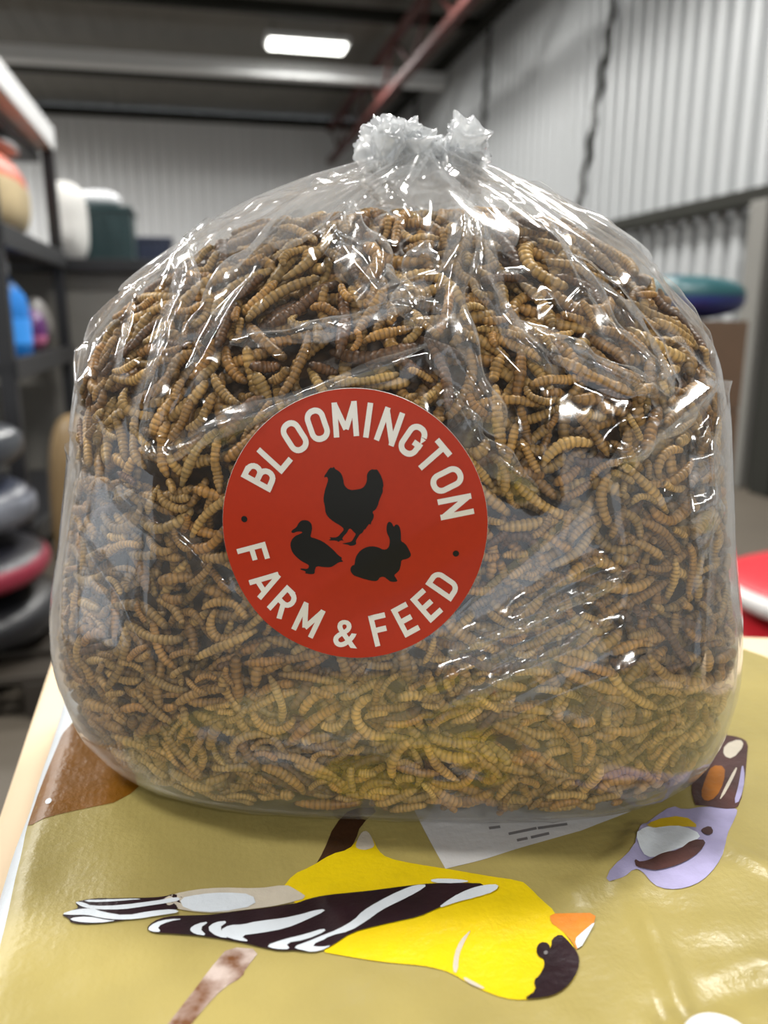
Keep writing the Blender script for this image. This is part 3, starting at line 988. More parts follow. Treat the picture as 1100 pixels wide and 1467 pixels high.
def prof_eval(t):
    """smooth (Catmull-Rom) reading of the profile table"""
    t = np.clip(np.asarray(t, float), 0, 1)
    T = PROF[:, 0]
    D = PROF[:, 1:]
    m = np.gradient(D, T, axis=0)
    i = np.clip(np.searchsorted(T, t, side='right') - 1, 0, len(T) - 2)
    h = (T[i + 1] - T[i])
    s = ((t - T[i]) / h)[..., None]
    hh = h[..., None]
    return ((2 * s ** 3 - 3 * s ** 2 + 1) * D[i] + (s ** 3 - 2 * s ** 2 + s) * hh * m[i] + (-2 * s ** 3 + 3 * s ** 2) * D[i + 1] + (s ** 3 - s ** 2) * hh * m[i + 1])


_th = np.linspace(0, 2 * math.pi, 4001)
_a, _b, _n = 0.184, 0.115, 3.2
_r = (np.abs(np.cos(_th) / _a) ** _n + np.abs(np.sin(_th) / _b) ** _n) ** (-1 / _n)
_s = np.concatenate([[0], np.cumsum(np.hypot(np.diff(_r * np.cos(_th)), np.diff(_r * np.sin(_th))))])
_s /= _s[-1]


def bag_surf(c, t):
    """base surface: c in [0,1) once round (0 = right side, 0.75 = front), t from base to neck"""
    th = np.interp(np.mod(c, 1.0), _s, _th)
    D = prof_eval(t)
    z, xl, xr, yf, yb, n = [D[..., i] for i in range(6)]
    a, b = (xr - xl) / 2, (yb - yf) / 2
    r = (np.abs(np.cos(th) / a) ** n + np.abs(np.sin(th) / b) ** n) ** (-1 / n)
    x = (xl + xr) / 2 + r * np.cos(th)
    return np.stack([x, (yf + yb) / 2 + r * np.sin(th) - TURN * (x - 0.018), z], -1)


def bag_normal(c, t):
    e = 1e-3
    du = bag_surf(c + e, t) - bag_surf(c - e, t)
    dv = bag_surf(c, np.clip(t + e, 0, 1)) - bag_surf(c, np.clip(t - e, 0, 1))
    n = np.cross(du, dv)
    return n / np.maximum(np.linalg.norm(n, axis=-1, keepdims=True), 1e-12), np.linalg.norm(du, axis=-1) / (2 * e), np.linalg.norm(dv, axis=-1) / (2 * e)


# coarse table of the camera-facing surface, used to find the place of a crease seen in the photograph
_cc, _tt = np.meshgrid(np.linspace(0.42, 1.08, 400), np.linspace(0.11, 0.99, 300), indexing='ij')
_P = bag_surf(_cc, _tt)
_nn, _, _ = bag_normal(_cc, _tt)
_pj = project(_P)
_vis = np.sum(_nn * (np.array([0, 0, CAM_H]) - _P), -1) > 0


def ct_at(x, y):
    d = np.hypot(_pj[..., 0] - x, _pj[..., 1] - y) + np.where(_vis, 0, 1e4)
    i = np.unravel_index(np.argmin(d), d.shape)
    return _cc[i], _tt[i]


def front_y(x, z):
    """depth of the front face at x, z (sticker region)"""
    ts = np.linspace(0.14, 0.66, 300)
    t = np.interp(z, prof_eval(ts)[:, 0], ts)
    D = prof_eval(t)
    _, xl, xr, yf, yb, n = [D[..., i] for i in range(6)]
    a, b = (xr - xl) / 2, (yb - yf) / 2
    q = np.clip(np.abs((x - (xl + xr) / 2) / a), 0, 0.999)
    return (yf + yb) / 2 - b * (1 - q ** n) ** (1 / n) - TURN * (x - 0.018)


# sticker placement
def stk_center():
    c, t = ct_at(507, 750)
    p = bag_surf(np.array(c), np.array(t))
    return p


ST_C = stk_center()
_d = project(ST_C[None])[0, 2]
ST_R = 189.0 / FPX * _d

# creases: polylines in the photograph's frame laid on the surface, height, half width
CREASE = [
    ([(290, 330), (272, 430), (240, 520), (206, 632)], 0.0050, 0.011),
    ([(206, 640), (240, 655), (330, 610), (470, 560), (620, 500)], 0.0042, 0.008),
    ([(330, 492), (450, 480), (600, 432)], 0.0032, 0.007),
    ([(420, 300), (370, 400), (300, 520), (250, 600)], 0.0030, 0.008),
    ([(480, 350), (520, 410), (545, 435), (640, 400)], 0.0060, 0.011),
    ([(505, 300), (470, 340), (480, 375)], 0.0050, 0.009),
    ([(650, 290), (648, 400), (640, 500), (690, 580), (716, 624)], 0.0075, 0.009),
    ([(665, 300), (690, 400), (735, 480), (797, 540)], 0.0060, 0.008),
    ([(640, 555), (675, 630), (768, 700)], 0.0060, 0.010),
    ([(610, 360), (590, 440), (600, 470)], 0.0050, 0.011),
    ([(700, 290), (790, 360), (850, 470), (960, 570)], 0.0055, 0.010),
    ([(810, 370), (880, 440), (945, 540), (960, 570)], 0.0065, 0.009),
    ([(740, 470), (830, 520), (955, 575)], 0.0040, 0.008),
    ([(720, 270), (840, 330), (950, 430), (1020, 520)], 0.0045, 0.010),
    ([(1014, 545), (930, 620), (880, 660)], 0.0060, 0.009),
    ([(1014, 545), (1000, 640), (1004, 760)], 0.0045, 0.008),
    ([(300, 290), (265, 330), (280, 370)], 0.0050, 0.009),
    ([(470, 270), (330, 330), (200, 420), (120, 500)], 0.0040, 0.010),
    ([(520, 260), (400, 340), (330, 420)], 0.0035, 0.010),
    ([(110, 480), (125, 560), (110, 640)], 0.0035, 0.008),
    ([(230, 400), (200, 470), (190, 540)], 0.0040, 0.010),
    ([(560, 310), (540, 360), (550, 420)], 0.0040, 0.008),
    ([(720, 390), (760, 440), (800, 440)], 0.0035, 0.012),
    ([(905, 570), (950, 610), (1000, 580)], 0.0035, 0.009),
]
GCREASE = [
    ([(640, 930), (760, 880), (900, 810)], 0.0028, 0.008),
    ([(600, 985), (720, 930), (860, 860)], 0.0030, 0.008),
    ([(580, 1030), (740, 960), (900, 890)], 0.0030, 0.008),
    ([(660, 1050), (800, 990), (940, 930)], 0.0024, 0.008),
    ([(720, 890), (800, 830), (880, 790)], 0.0024, 0.006),
    ([(170, 700), (260, 770), (340, 850)], 0.0026, 0.007),
    ([(120, 760), (180, 860), (230, 960)], 0.0020, 0.007),
    ([(250, 1090), (290, 1110), (330, 1095)], 0.0030, 0.010),
    ([(1000, 660), (1004, 800), (990, 980)], 0.0030, 0.008),
    ([(950, 700), (980, 740), (1010, 700)], 0.0030, 0.010),
    ([(130, 640), (100, 800), (110, 950)], 0.0022, 0.008),
    ([(480, 1080), (620, 1060), (760, 1090)], 0.0018, 0.010),
]


CREASE = [(p, h_ * 1.35, w_ * 1.15) for (p, h_, w_) in CREASE]


def crease_disp(P, table, lev=1.0):
    out = np.zeros(P.shape[:-1])
    flat = P.reshape(-1, 3)
    for (pts, h, w) in table:
        ct = np.array([ct_at(*p) for p in pts])
        ct = np.stack([np.interp(np.linspace(0, len(ct) - 1, 4 * len(ct)), np.arange(len(ct)), ct[:, i]) for i in range(2)], -1)
        L3 = bag_surf(ct[:, 0], ct[:, 1])
        lo, hi = L3.min(0) - w * 1.3, L3.max(0) + w * 1.3
        m = np.all((flat > lo) & (flat < hi), axis=1)
        if not m.any():
            continue
        Q = flat[m]
        best = np.full(len(Q), 1e9)
        along = np.zeros(len(Q))
        nseg = len(L3) - 1
        for i in range(nseg):
            d, t = seg_dist(Q, L3[i], L3[i + 1])
            u = d < best
            best[u] = d[u]
            along[u] = (i + t[u]) / nseg
        taper = np.clip(np.minimum(along, 1 - along) * 6 + 0.25, 0, 1)
        o = out.reshape(-1)
        o[m] = np.maximum(o[m], h * taper * np.clip(1 - best / w, 0, 1) ** 1.5)
    return out * lev


n_cr1 = make_noise(51, 22, 10, 24)
n_cr2 = make_noise(52, 22, 30, 80)


def crumple(P, t):
    """soft dents with sharp ridge lines, growing towards the gathered top"""
    Q = P * np.array([1.0, 1.0, 0.45])
    a = 1 - np.minimum(np.abs(n_cr1(Q)), 1.0)
    b = 1 - np.minimum(np.abs(n_cr2(Q)), 1.0)
    up = np.clip((t - 0.42) / 0.4, 0, 1)
    return (0.0005 + 0.0026 * up) * a ** 3 + (0.00010 + 0.0002 * up) * b ** 3


def sticker_mask(P):
    d = np.hypot(P[..., 0] - ST_C[0], P[..., 2] - ST_C[2]) / ST_R
    return np.where(P[..., 1] < ST_C[1] + 0.03, np.clip((d - 0.98) / 0.16, 0, 1), 1.0)


bag = empty('mealworm_bag', (0.01, 0.42, 0.0))
tag(bag, 'knotted clear plastic bag packed with dried mealworms, round red sticker on front', 'bag')
BO = np.array([0.01, 0.42, 0.0])
NC, NRW = 640, 330
tt = np.concatenate([np.linspace(0, 0.12, 14)[:-1], np.linspace(0.12, 1.0, NRW - 13)])
cg, tg = np.meshgrid(np.arange(NC) / NC, tt)
P0 = bag_surf(cg, tg)
N0, _, _ = bag_normal(cg, tg)
msk = sticker_mask(P0)
side = np.clip((tg - 0.125) / 0.05, 0, 1)
pleat = np.clip((tg - 0.70) / 0.30, 0, 1) ** 1.6
ang = cg * 2 * math.pi
pl_d = pleat * (0.0045 * np.abs(np.sin(ang * 6.0 + 1.3 * np.sin(ang * 2))) + 0.003 * np.abs(np.sin(ang * 15 + 2 * np.sin(ang * 3))) - 0.002)
pl_d *= np.clip((1.0 - tg) / 0.06, 0.25, 1)
disp = side * (msk * (crease_disp(P0, CREASE) + crumple(P0, tg)) + pl_d)
FILM = P0 + N0 * disp[..., None]
FILM[..., 2] = np.maximum(FILM[..., 2], 0.0006)
link('film', mesh_from('film', (FILM - BO).reshape(-1, 3), grid_faces(len(tt), NC, True)), M['film'], bag)

# folded bottom gusset: a second sheet of film below a V shaped edge
VP = [(74, 640), (140, 665), (240, 725), (330, 805), (420, 885), (500, 940), (560, 938), (640, 885), (720, 815), (800, 745), (880, 670), (950, 605), (1012, 548), (1045, 545)]
vct = np.array([ct_at(*p) for p in VP])
vct = vct[np.argsort(vct[:, 0])]
gc = np.linspace(0.50, 1.0, 330)
tv_ = np.interp(gc, vct[:, 0], vct[:, 1])
tv_ = np.convolve(np.pad(tv_, 4, mode='edge'), np.ones(9) / 9, mode='valid')
gs = np.linspace(0, 1, 150)
gC = np.repeat(gc[None], len(gs), 0)
gT = 0.128 + (tv_[None] - 0.128) * gs[:, None]
PG = bag_surf(gC, gT)
NG, _, _ = bag_normal(gC, gT)
mg = sticker_mask(PG)
ed = np.clip((1 - gs) / 0.03, 0, 1)[:, None]
dg = 0.0009 + side.max() * mg * (np.maximum(crease_disp(PG, GCREASE), 0) + crease_disp(PG, CREASE) + 1.2 * crumple(PG + 0.013, gT) + 0.0012 * (1 - ed))
GUS = PG + NG * dg[..., None]
GUS[..., 2] = np.maximum(GUS[..., 2], 0.0008)
link('gusset_fold', mesh_from('gusset_fold', (GUS - BO).reshape(-1, 3), grid_faces(len(gs), len(gc), False)), M['film2'], bag)['label'] = 'second layer of film folded over the lower half'


# loose folds of film standing along the creases of the upper bag: narrow doubled flaps
FOLDS = [
    ([(290, 320), (275, 420), (240, 520), (207, 636)], 0.010, 0.5), ([(207, 640), (245, 654), (330, 606), (470, 556), (610, 498)], 0.006, -0.3),
    ([(330, 494), (450, 482), (600, 432)], 0.006, 0.4), ([(500, 300), (520, 380), (545, 432), (600, 420)], 0.016, 0.6), ([(505, 296), (472, 340), (482, 378)], 0.008, 0.5),
    ([(652, 285), (650, 400), (642, 500), (690, 580), (716, 624)], 0.013, 0.6), ([(668, 296), (692, 400), (736, 480), (797, 540)], 0.009, -0.5),
    ([(640, 555), (675, 632), (768, 700)], 0.009, 0.6), ([(612, 350), (592, 440), (600, 474)], 0.012, -0.6), ([(700, 286), (790, 360), (850, 470), (958, 568)], 0.012, 0.5),
    ([(810, 366), (880, 440), (945, 540), (962, 574)], 0.009, -0.5), ([(735, 466), (830, 520), (955, 575)], 0.008, 0.5), ([(1014, 545), (930, 620), (870, 668)], 0.009, 0.5),
    ([(300, 288), (262, 330), (285, 372)], 0.008, 0.5), ([(470, 272), (330, 330), (200, 420)], 0.010, 0.3), ([(520, 262), (400, 342), (320, 430), (262, 500)], 0.011, -0.4),
    ([(720, 268), (840, 330), (950, 430), (1015, 515)], 0.009, 0.4), ([(640, 1010), (760, 950), (880, 880)], 0.006, 0.4), ([(640, 930), (770, 880), (900, 815)], 0.007, -0.4), ([(1000, 600), (1003, 700), (1000, 800)], 0.010, 0.5),
]
for (pts, w, lean) in FOLDS:
    ct = np.array([ct_at(*p) for p in pts])
    m_ = 14 * len(pts)
    k_ = np.linspace(0, len(ct) - 1, m_)
    ct = np.stack([np.interp(k_, np.arange(len(ct)), ct[:, i]) for i in range(2)], -1)
    for _ in range(24):
        ct[1:-1] = 0.25 * ct[:-2] + 0.5 * ct[1:-1] + 0.25 * ct[2:]
    Lp = bag_surf(ct[:, 0], ct[:, 1])
    Ln, _, _ = bag_normal(ct[:, 0], ct[:, 1])
    Lt = np.gradient(Lp, axis=0)
    Lt /= np.linalg.norm(Lt, axis=1)[:, None]
    Lb = np.cross(Ln, Lt)
    x_ = np.linspace(0, 1, m_)
    ww = 1.35 * w * np.sin(np.pi * np.clip(x_ * 0.96 + 0.02, 0, 1)) ** 0.6 * (1 + 0.25 * np.sin(x_ * 17 + w * 900))
    rows_ = []
    for q in np.linspace(-1, 1, 9):
        hgt = 0.0018 + 0.42 * ww * (1 - abs(q) ** 1.4) * (1 + 0.5 * lean * q) + 0.0005 * np.sin(x_ * 40 + 5 * q)
        rows_.append(Lp + Lb * (ww * 0.5 * (q + lean * (1 - q * q)))[:, None] + Ln * hgt[:, None])
    R_ = np.array(rows_)
    link('film_fold', mesh_from('film_fold', (R_ - BO).reshape(-1, 3), grid_faces(9, m_, False)), M['film5'], bag)

# gathered collar: overlapping pleats of film drawn in towards the knot
cgc, sgc = np.meshgrid(np.arange(400) / 400, np.linspace(0, 1, 90))
_ta = cgc * 2 * math.pi
tlo = 0.745 + 0.045 * np.sin(_ta * 7 + 1.1) + 0.05 * np.sin(_ta * 3 + 0.4) + 0.02 * np.sin(_ta * 13)
tgc = tlo + (0.995 - tlo) * sgc
PCo = bag_surf(cgc, tgc)
NCo, _, _ = bag_normal(cgc, tgc)
an_ = cgc * 2 * math.pi
wv = np.clip((tgc - tlo) / 0.2, 0, 1)
dco = 0.0025 + 0.0035 * wv * (np.abs(np.sin(an_ * 9.0 + 1.7 * np.sin(an_ * 3))) + 0.5 * np.abs(np.sin(an_ * 4 + 1)))
PCo = PCo + NCo * dco[..., None]
PCo[..., 2] += -0.006 * (1 - wv) * np.sin(an_ * 5 + 2 * np.sin(an_ * 2)) * 0.5
link('gathered_collar', mesh_from('gathered_collar', (PCo - BO).reshape(-1, 3), grid_faces(90, 400, True)), M['film4'], bag)


# knot and tuft
def crumpled_blob(name, center, rad, seed, amp=0.34, mat='film3', nr=46, nc=72, tilt=0.0, flare=0.0, fr=1.0):
    nz = make_noise(seed, 16, 0.4 * fr, 1.0 * fr)
    nz2 = make_noise(seed + 1, 16, 1.0 * fr, 2.0 * fr)
    la = np.linspace(-math.pi / 2, math.pi / 2, nr)[:, None]
    lo = np.linspace(0, 2 * math.pi, nc, endpoint=False)[None]
    D = np.stack([np.cos(la) * np.cos(lo), np.cos(la) * np.sin(lo), np.sin(la) * np.ones_like(lo)], -1)
    a = 1 - np.minimum(np.abs(nz(D)), 1)
    b = 1 - np.minimum(np.abs(nz2(D)), 1)
    r = 0.82 + amp * (a ** 1.3 - 0.4) + 0.30 * amp * (b ** 1.3 - 0.4)
    P = D * r[..., None]
    w = 1 + flare * P[..., 2:3]
    P[..., :2] *= w
    P = P * np.array(rad)
    ca, sa = math.cos(tilt), math.sin(tilt)
    P = np.stack([P[..., 0] * ca + P[..., 2] * sa, P[..., 1], -P[..., 0] * sa + P[..., 2] * ca], -1)
    P = P + np.array(center) - BO
    return link(name, mesh_from(name, P.reshape(-1, 3), grid_faces(nr, nc, True)), M[mat], bag)


YK = 0.420


def at_y(x, y, Y=YK):
    r = pix_ray(x, y)
    t = Y / r[1]
    return (t * r[0], Y, CAM_H + t * r[2])


kn = crumpled_blob('knot', at_y(595, 268), (0.031, 0.016, 0.013), 61, 0.22)
kn['label'] = 'tight gathered knot of film'
for i, (x, y, rx, ry, rz, tl, fl) in enumerate([
    (552, 222, 0.014, 0.013, 0.017, -0.25, 0.15), (596, 226, 0.017, 0.014, 0.014, 0.1, 0.2), (640, 236, 0.016, 0.013, 0.013, 0.5, 0.2),
    (668, 204, 0.0125, 0.010, 0.012, 0.75, 0.55), (575, 200, 0.011, 0.010, 0.012, -0.1, 0.3), (672, 246, 0.010, 0.009, 0.010, 1.2, 0.2)]):
    crumpled_blob('tuft', at_y(x, y, YK - 0.003 + 0.003 * (i % 3)), (rx, ry, rz), 70 + 3 * i, 0.42, tilt=tl, flare=fl)
    crumpled_blob('tuft', at_y(x, y, YK), (rx * 0.7, ry * 0.7, rz * 0.72), 170 + 3 * i, 0.5, tilt=tl + 0.6, flare=fl, fr=1.4)

# ------------------------------------------------------------------ sticker
TILT = math.radians(0.0)
n_st = make_noise(91, 8, 6, 12)


def st_point(q, off):
    """sticker coordinates (unit disc, y up) to the bag's front face"""
    q = np.asarray(q, float)
    x = ST_C[0] + q[:, 0] * ST_R
    z = ST_C[2] + q[:, 1] * ST_R
    y = front_y(x, z)
    # the lower right of the label bends back along a soft crease
    cr = np.clip((q[:, 0] * 0.50 - q[:, 1] * 0.86) - 0.28, 0, 1)
    y = y + 0.0024 * np.clip(cr * 3, 0, 1) - 0.0040 - off
    return np.stack([x, y, z], -1)


def st_mesh(name, V2, F, off, mat, parent, label=None):
    me = mesh_from(name, st_point(V2, off) - BO - np.array(parent.location if parent is not bag else (0, 0, 0)), F)
    if me.polygons and me.polygons[0].normal.y > 0:
        me.flip_normals()
    o = link(name, me, mat, parent)
    if label:
        o['label'] = label
    return o


rr_ = np.linspace(0, 1, 48)
aa = np.arange(140) / 140 * 2 * math.pi
V2 = np.stack([rr_[:, None] * np.cos(aa), rr_[:, None] * np.sin(aa)], -1)
V2[0] = V2[1] * 0.02
F2 = grid_faces(48, 140, True)
stk = st_mesh('sticker', V2.reshape(-1, 2), F2, 0.0, M['sticker_red'], bag, 'round red label with white lettering and black farm animals')
# paper edge of the label
E0 = st_point(V2[-1], 0.00005)
E1 = st_point(V2[-1] * 1.0025, -0.00035)
me = mesh_from('paper_edge', np.concatenate([E0, E1]) - BO, grid_faces(2, 140, True))
link('paper_edge', me, M['sticker_edge'], stk)


# lettering: stroke shapes in a box of height 1 (y up), thickness w
def arc(cx, cy, rx, ry, a0, a1, n=8):
    return [(cx + rx * math.cos(math.radians(a0 + (a1 - a0) * i / n)), cy + ry * math.sin(math.radians(a0 + (a1 - a0) * i / n))) for i in range(n + 1)]


W = 0.172
h = W / 2


def stadium(x0, x1, y0, y1, r):
    return arc(x1 - r, y1 - r, r, r, 90, 0) + arc(x1 - r, y0 + r, r, r, 0, -90) + arc(x0 + r, y0 + r, r, r, -90, -180) + arc(x0 + r, y1 - r, r, r, 180, 90)


GLYPH = {
    'I': [[(0, 0), (0, 1)]],
    'L': [[(-0.2, 1), (-0.2, 0)], [(-0.2 - h, h), (0.27, h)]],
    'T': [[(0, 0), (0, 1)], [(-0.31, 1 - h), (0.31, 1 - h)]],
    'F': [[(-0.2, 0), (-0.2, 1)], [(-0.2 - h, 1 - h), (0.28, 1 - h)], [(-0.2, 0.5), (0.22, 0.5)]],
    'E': [[(-0.2, 0), (-0.2, 1)], [(-0.2 - h, 1 - h), (0.28, 1 - h)], [(-0.2, 0.5), (0.22, 0.5)], [(-0.2 - h, h), (0.28, h)]],
    'N': [[(-0.24, 0), (-0.24, 1)], [(0.24, 0), (0.24, 1)], [(-0.25, 0.93), (0.25, 0.07)]],
    'M': [[(-0.31, 0), (-0.31, 1)], [(0.31, 0), (0.31, 1)], [(-0.31, 0.95), (0.0, 0.22)], [(0.31, 0.95), (0.0, 0.22)]],
    'A': [[(-0.30, 0), (-0.015, 0.99)], [(0.30, 0), (0.015, 0.99)], [(-0.2, 0.27), (0.2, 0.27)]],
    'O': [stadium(-0.24, 0.24, h, 1 - h, 0.22) + [(-0.02, 1 - h), (0.03, 1 - h)]],
    'G': [[(0.24, 0.72)] + arc(0.24 - 0.22, 1 - h - 0.22, 0.22, 0.22, 0, 90) + arc(-0.24 + 0.22, 1 - h - 0.22, 0.22, 0.22, 90, 180) + arc(-0.02, h + 0.22, 0.22, 0.22, 180, 270) + arc(0.02, h + 0.22, 0.22, 0.22, 270, 360) + [(0.24, 0.50)], [(0.04, 0.47), (0.34, 0.47)]],
    'D': [[(-0.22, 0), (-0.22, 1)], [(-0.22, 1 - h), (0.0, 1 - h)] + arc(0.02, 1 - h - 0.22, 0.22, 0.22, 90, 0) + arc(0.02, h + 0.22, 0.22, 0.22, 0, -90) + [(-0.22, h)]],
    'B': [[(-0.22, 0), (-0.22, 1)], [(-0.22, 1 - h), (0.02, 1 - h)] + arc(0.03, 0.705, 0.17, 0.19, 90, -90) + [(-0.22, 0.51)], [(-0.22, 0.51), (0.04, 0.51)] + arc(0.05, 0.305, 0.19, 0.205, 90, -90) + [(-0.22, h)]],
    'R': [[(-0.22, 0), (-0.22, 1)], [(-0.22, 1 - h), (0.02, 1 - h)] + arc(0.03, 0.68, 0.19, 0.215, 90, -90) + [(-0.22, 0.465)], [(0.02, 0.46), (0.25, 0.0)]],
}


def strip(pl, w, step=0.12):
    """flat ribbon of width w along a polyline (mitred)"""
    P = [np.array(pl[0], float)]
    for q in pl[1:]:
        q = np.array(q, float)
        d = np.linalg.norm(q - P[-1])
        if d < 1e-6:
            continue
        m = max(1, int(math.ceil(d / step)))
        a = P[-1]
        for i in range(1, m + 1):
            P.append(a + (q - a) * i / m)
    P = np.array(P)
    V, F = [], []
    for i in range(len(P)):
        d0 = P[i] - P[i - 1] if i > 0 else P[1] - P[0]
        d1 = P[i + 1] - P[i] if i < len(P) - 1 else d0
        d0 = d0 / np.linalg.norm(d0)
        d1 = d1 / np.linalg.norm(d1)
        t = d0 + d1
        t = t / max(np.linalg.norm(t), 1e-6)
        nn = np.array([-t[1], t[0]])
        k = 1 / max(0.5, nn @ np.array([-d0[1], d0[0]]))
        V += [P[i] + nn * w / 2 * k, P[i] - nn * w / 2 * k]
    for i in range(len(P) - 1):
        F.append((2 * i, 2 * i + 1, 2 * i + 3, 2 * i + 2))
    return V, F


def letter(ch, ang, rad, hgt, up_out, xs=1.0):
    a = math.radians(ang)
    c = np.array([math.cos(a), math.sin(a)]) * rad
    yv = np.array([math.cos(a), math.sin(a)]) * (1 if up_out else -1)
    xv = np.array([yv[1], -yv[0]])
    V, F = [], []
    for pl_ in GLYPH[ch]:
        v, f = strip(pl_, W)
        o = len(V)
        V += v
        F += [tuple(o + i for i in q) for q in f]
    V = np.array(V)
    Q = c + np.outer(V[:, 0] * hgt * xs, xv) + np.outer((V[:, 1] - 0.5) * hgt, yv)
    st_mesh('letter', Q, F, 0.00018, M['sticker_white'], stk)


for ch, ang, rad in zip('BLOOMINGTON', (153.2, 139.5, 124.3, 110.3, 94.6, 82.0, 69.8, 55.0, 41.0, 26.6, 11.3), (0.795, 0.78, 0.785, 0.785, 0.78, 0.78, 0.775, 0.77, 0.78, 0.775, 0.775)):
    letter(ch, ang, rad, 0.252, True, 0.95)
for ch, ang, rad in zip('FARMFEED', (196.5, 213.6, 227.6, 244.2, 284.0, 298.8, 312.4, 326.3), (0.80, 0.80, 0.795, 0.80, 0.81, 0.81, 0.815, 0.81)):
    letter(ch, ang, rad, 0.232, False, 0.98)
# ampersand from the built-in font
cu = bpy.data.curves.new('ampersand', 'FONT')
cu.body = '&'
cu.align_x = 'CENTER'
cu.offset = 0.018
cu.resolution_u = 4
to = bpy.data.objects.new('ampersand_text', cu)
COL.objects.link(to)
bpy.context.view_layer.update()
dg_ = bpy.context.evaluated_depsgraph_get()
tm = bpy.data.meshes.new_from_object(to.evaluated_get(dg_))
bpy.data.objects.remove(to)
A2 = np.array([[v.co.x, v.co.y] for v in tm.vertices])
A2 = (A2 - (A2.min(0) + A2.max(0)) / 2) / (A2[:, 1].max() - A2[:, 1].min())
a = math.radians(265.6)
yv = -np.array([math.cos(a), math.sin(a)])
xv = np.array([yv[1], -yv[0]])
Q = np.array([math.cos(a), math.sin(a)]) * 0.825 + np.outer(A2[:, 0] * 0.205, xv) + np.outer(A2[:, 1] * 0.205, yv)
st_mesh('letter', Q, [list(p.vertices) for p in tm.polygons], 0.00022, M['sticker_white'], stk)

ZS = lambda L: [((400 + x / 5 - 507) / 189, -(650 + y / 5 - 750) / 179) for x, y in L]
HEN = [(375, 116), (385, 120), (398, 110), (402, 125), (430, 138), (452, 160), (463, 195), (466, 225), (485, 250), (515, 263), (560, 258), (597, 250), (620, 225), (630, 195), (628, 165), (640, 138), (665, 124), (685, 128), (700, 124), (715, 145), (728, 165), (733, 180), (740, 195), (747, 235), (740, 245), (742, 270), (728, 300), (715, 330), (705, 365), (690, 390), (665, 403), (680, 425), (672, 455), (660, 470), (655, 492), (645, 482), (632, 500), (615, 525), (610, 518), (597, 547), (580, 552), (565, 575), (548, 602), (555, 618), (540, 630), (512, 635), (495, 626), (445, 620), (480, 614), (520, 605), (535, 580), (552, 553), (535, 540), (515, 518), (500, 520), (488, 545), (462, 570), (452, 590), (468, 600), (440, 598), (425, 610), (415, 600), (350, 600), (375, 588), (358, 578), (400, 580), (425, 572), (445, 548), (470, 522), (435, 495), (395, 475), (355, 445), (335, 415), (332, 375), (320, 330), (328, 280), (342, 235), (355, 200), (352, 185), (345, 178), (335, 180), (327, 184), (330, 168), (345, 150), (358, 128)]
DUCK = [(190, 465), (215, 470), (235, 490), (240, 520), (232, 555), (225, 580), (262, 588), (310, 605), (355, 635), (395, 668), (425, 700), (452, 715), (445, 728), (462, 742), (430, 745), (400, 765), (370, 782), (320, 782), (268, 775), (255, 800), (255, 828), (225, 832), (180, 826), (195, 815), (145, 800), (160, 793), (205, 798), (215, 775), (205, 765), (160, 745), (115, 710), (88, 675), (80, 630), (92, 600), (115, 575), (150, 560), (172, 550), (160, 543), (130, 545), (100, 557), (88, 548), (95, 535), (128, 515), (140, 490), (160, 470)]
RABBIT = [(785, 466), (805, 475), (818, 505), (830, 485), (850, 487), (864, 510), (870, 560), (868, 597), (895, 610), (915, 635), (930, 665), (942, 690), (935, 708), (910, 722), (872, 728), (870, 760), (860, 800), (840, 820), (820, 835), (835, 855), (850, 880), (800, 883), (775, 865), (750, 845), (720, 848), (705, 872), (680, 877), (620, 865), (560, 845), (530, 835), (510, 805), (512, 780), (528, 763), (540, 765), (545, 715), (570, 675), (610, 645), (660, 633), (710, 640), (745, 658), (775, 650), (790, 620), (790, 580), (770, 545), (766, 510), (772, 480)]
for nm, L_, lb in (('hen_silhouette', HEN, 'black hen silhouette'), ('duck_silhouette', DUCK, 'black duck silhouette'), ('rabbit_silhouette', RABBIT, 'black sitting rabbit silhouette')):
    P = np.array(ZS(L_))
    V2, F = fill_poly(chaikin(P, 1), 0.045)
    st_mesh(nm, V2, F, 0.00016, M['sticker_black'], stk, lb)
for (x, y) in ((350, 744), (652, 787)):
    q = np.array([(x - 507) / 189, -(y - 750) / 179])
    V2 = np.array([q] + [q + 0.024 * np.array([math.cos(6.28318 * i / 16), math.sin(6.28318 * i / 16)]) for i in range(16)])
    st_mesh('dot', V2, [(0, 1 + i, 1 + (i + 1) % 16) for i in range(16)], 0.00018, M['sticker_black'], stk)

# ------------------------------------------------------------------ mealworms
# The worms are laid layer on layer against the bag wall: a height field over the wall (depth below the film) keeps
# them from running through each other.
HC, HT = 900, 420
T0 = 0.112
DEPTH = 0.019


def cap_depth(t):
    """how far under the film the heap stays: close on the walls, sagging away below the knot"""
    return 0.0018 + 0.018 * np.clip((t - 0.80) / 0.15, 0, 1) ** 1.3


ht = T0 + (0.955 - T0) * (np.arange(HT) + 0.5) / HT
hfield = np.full((HC, HT), -DEPTH) - cap_depth(ht)[None] + 0.0015
hcg, htg = np.meshgrid((np.arange(HC) + 0.5) / HC, ht, indexing='ij')
_, LU, LV = bag_normal(hcg, htg)          # metres per unit c and t
worms = []
wr_ = np.random.default_rng(5)


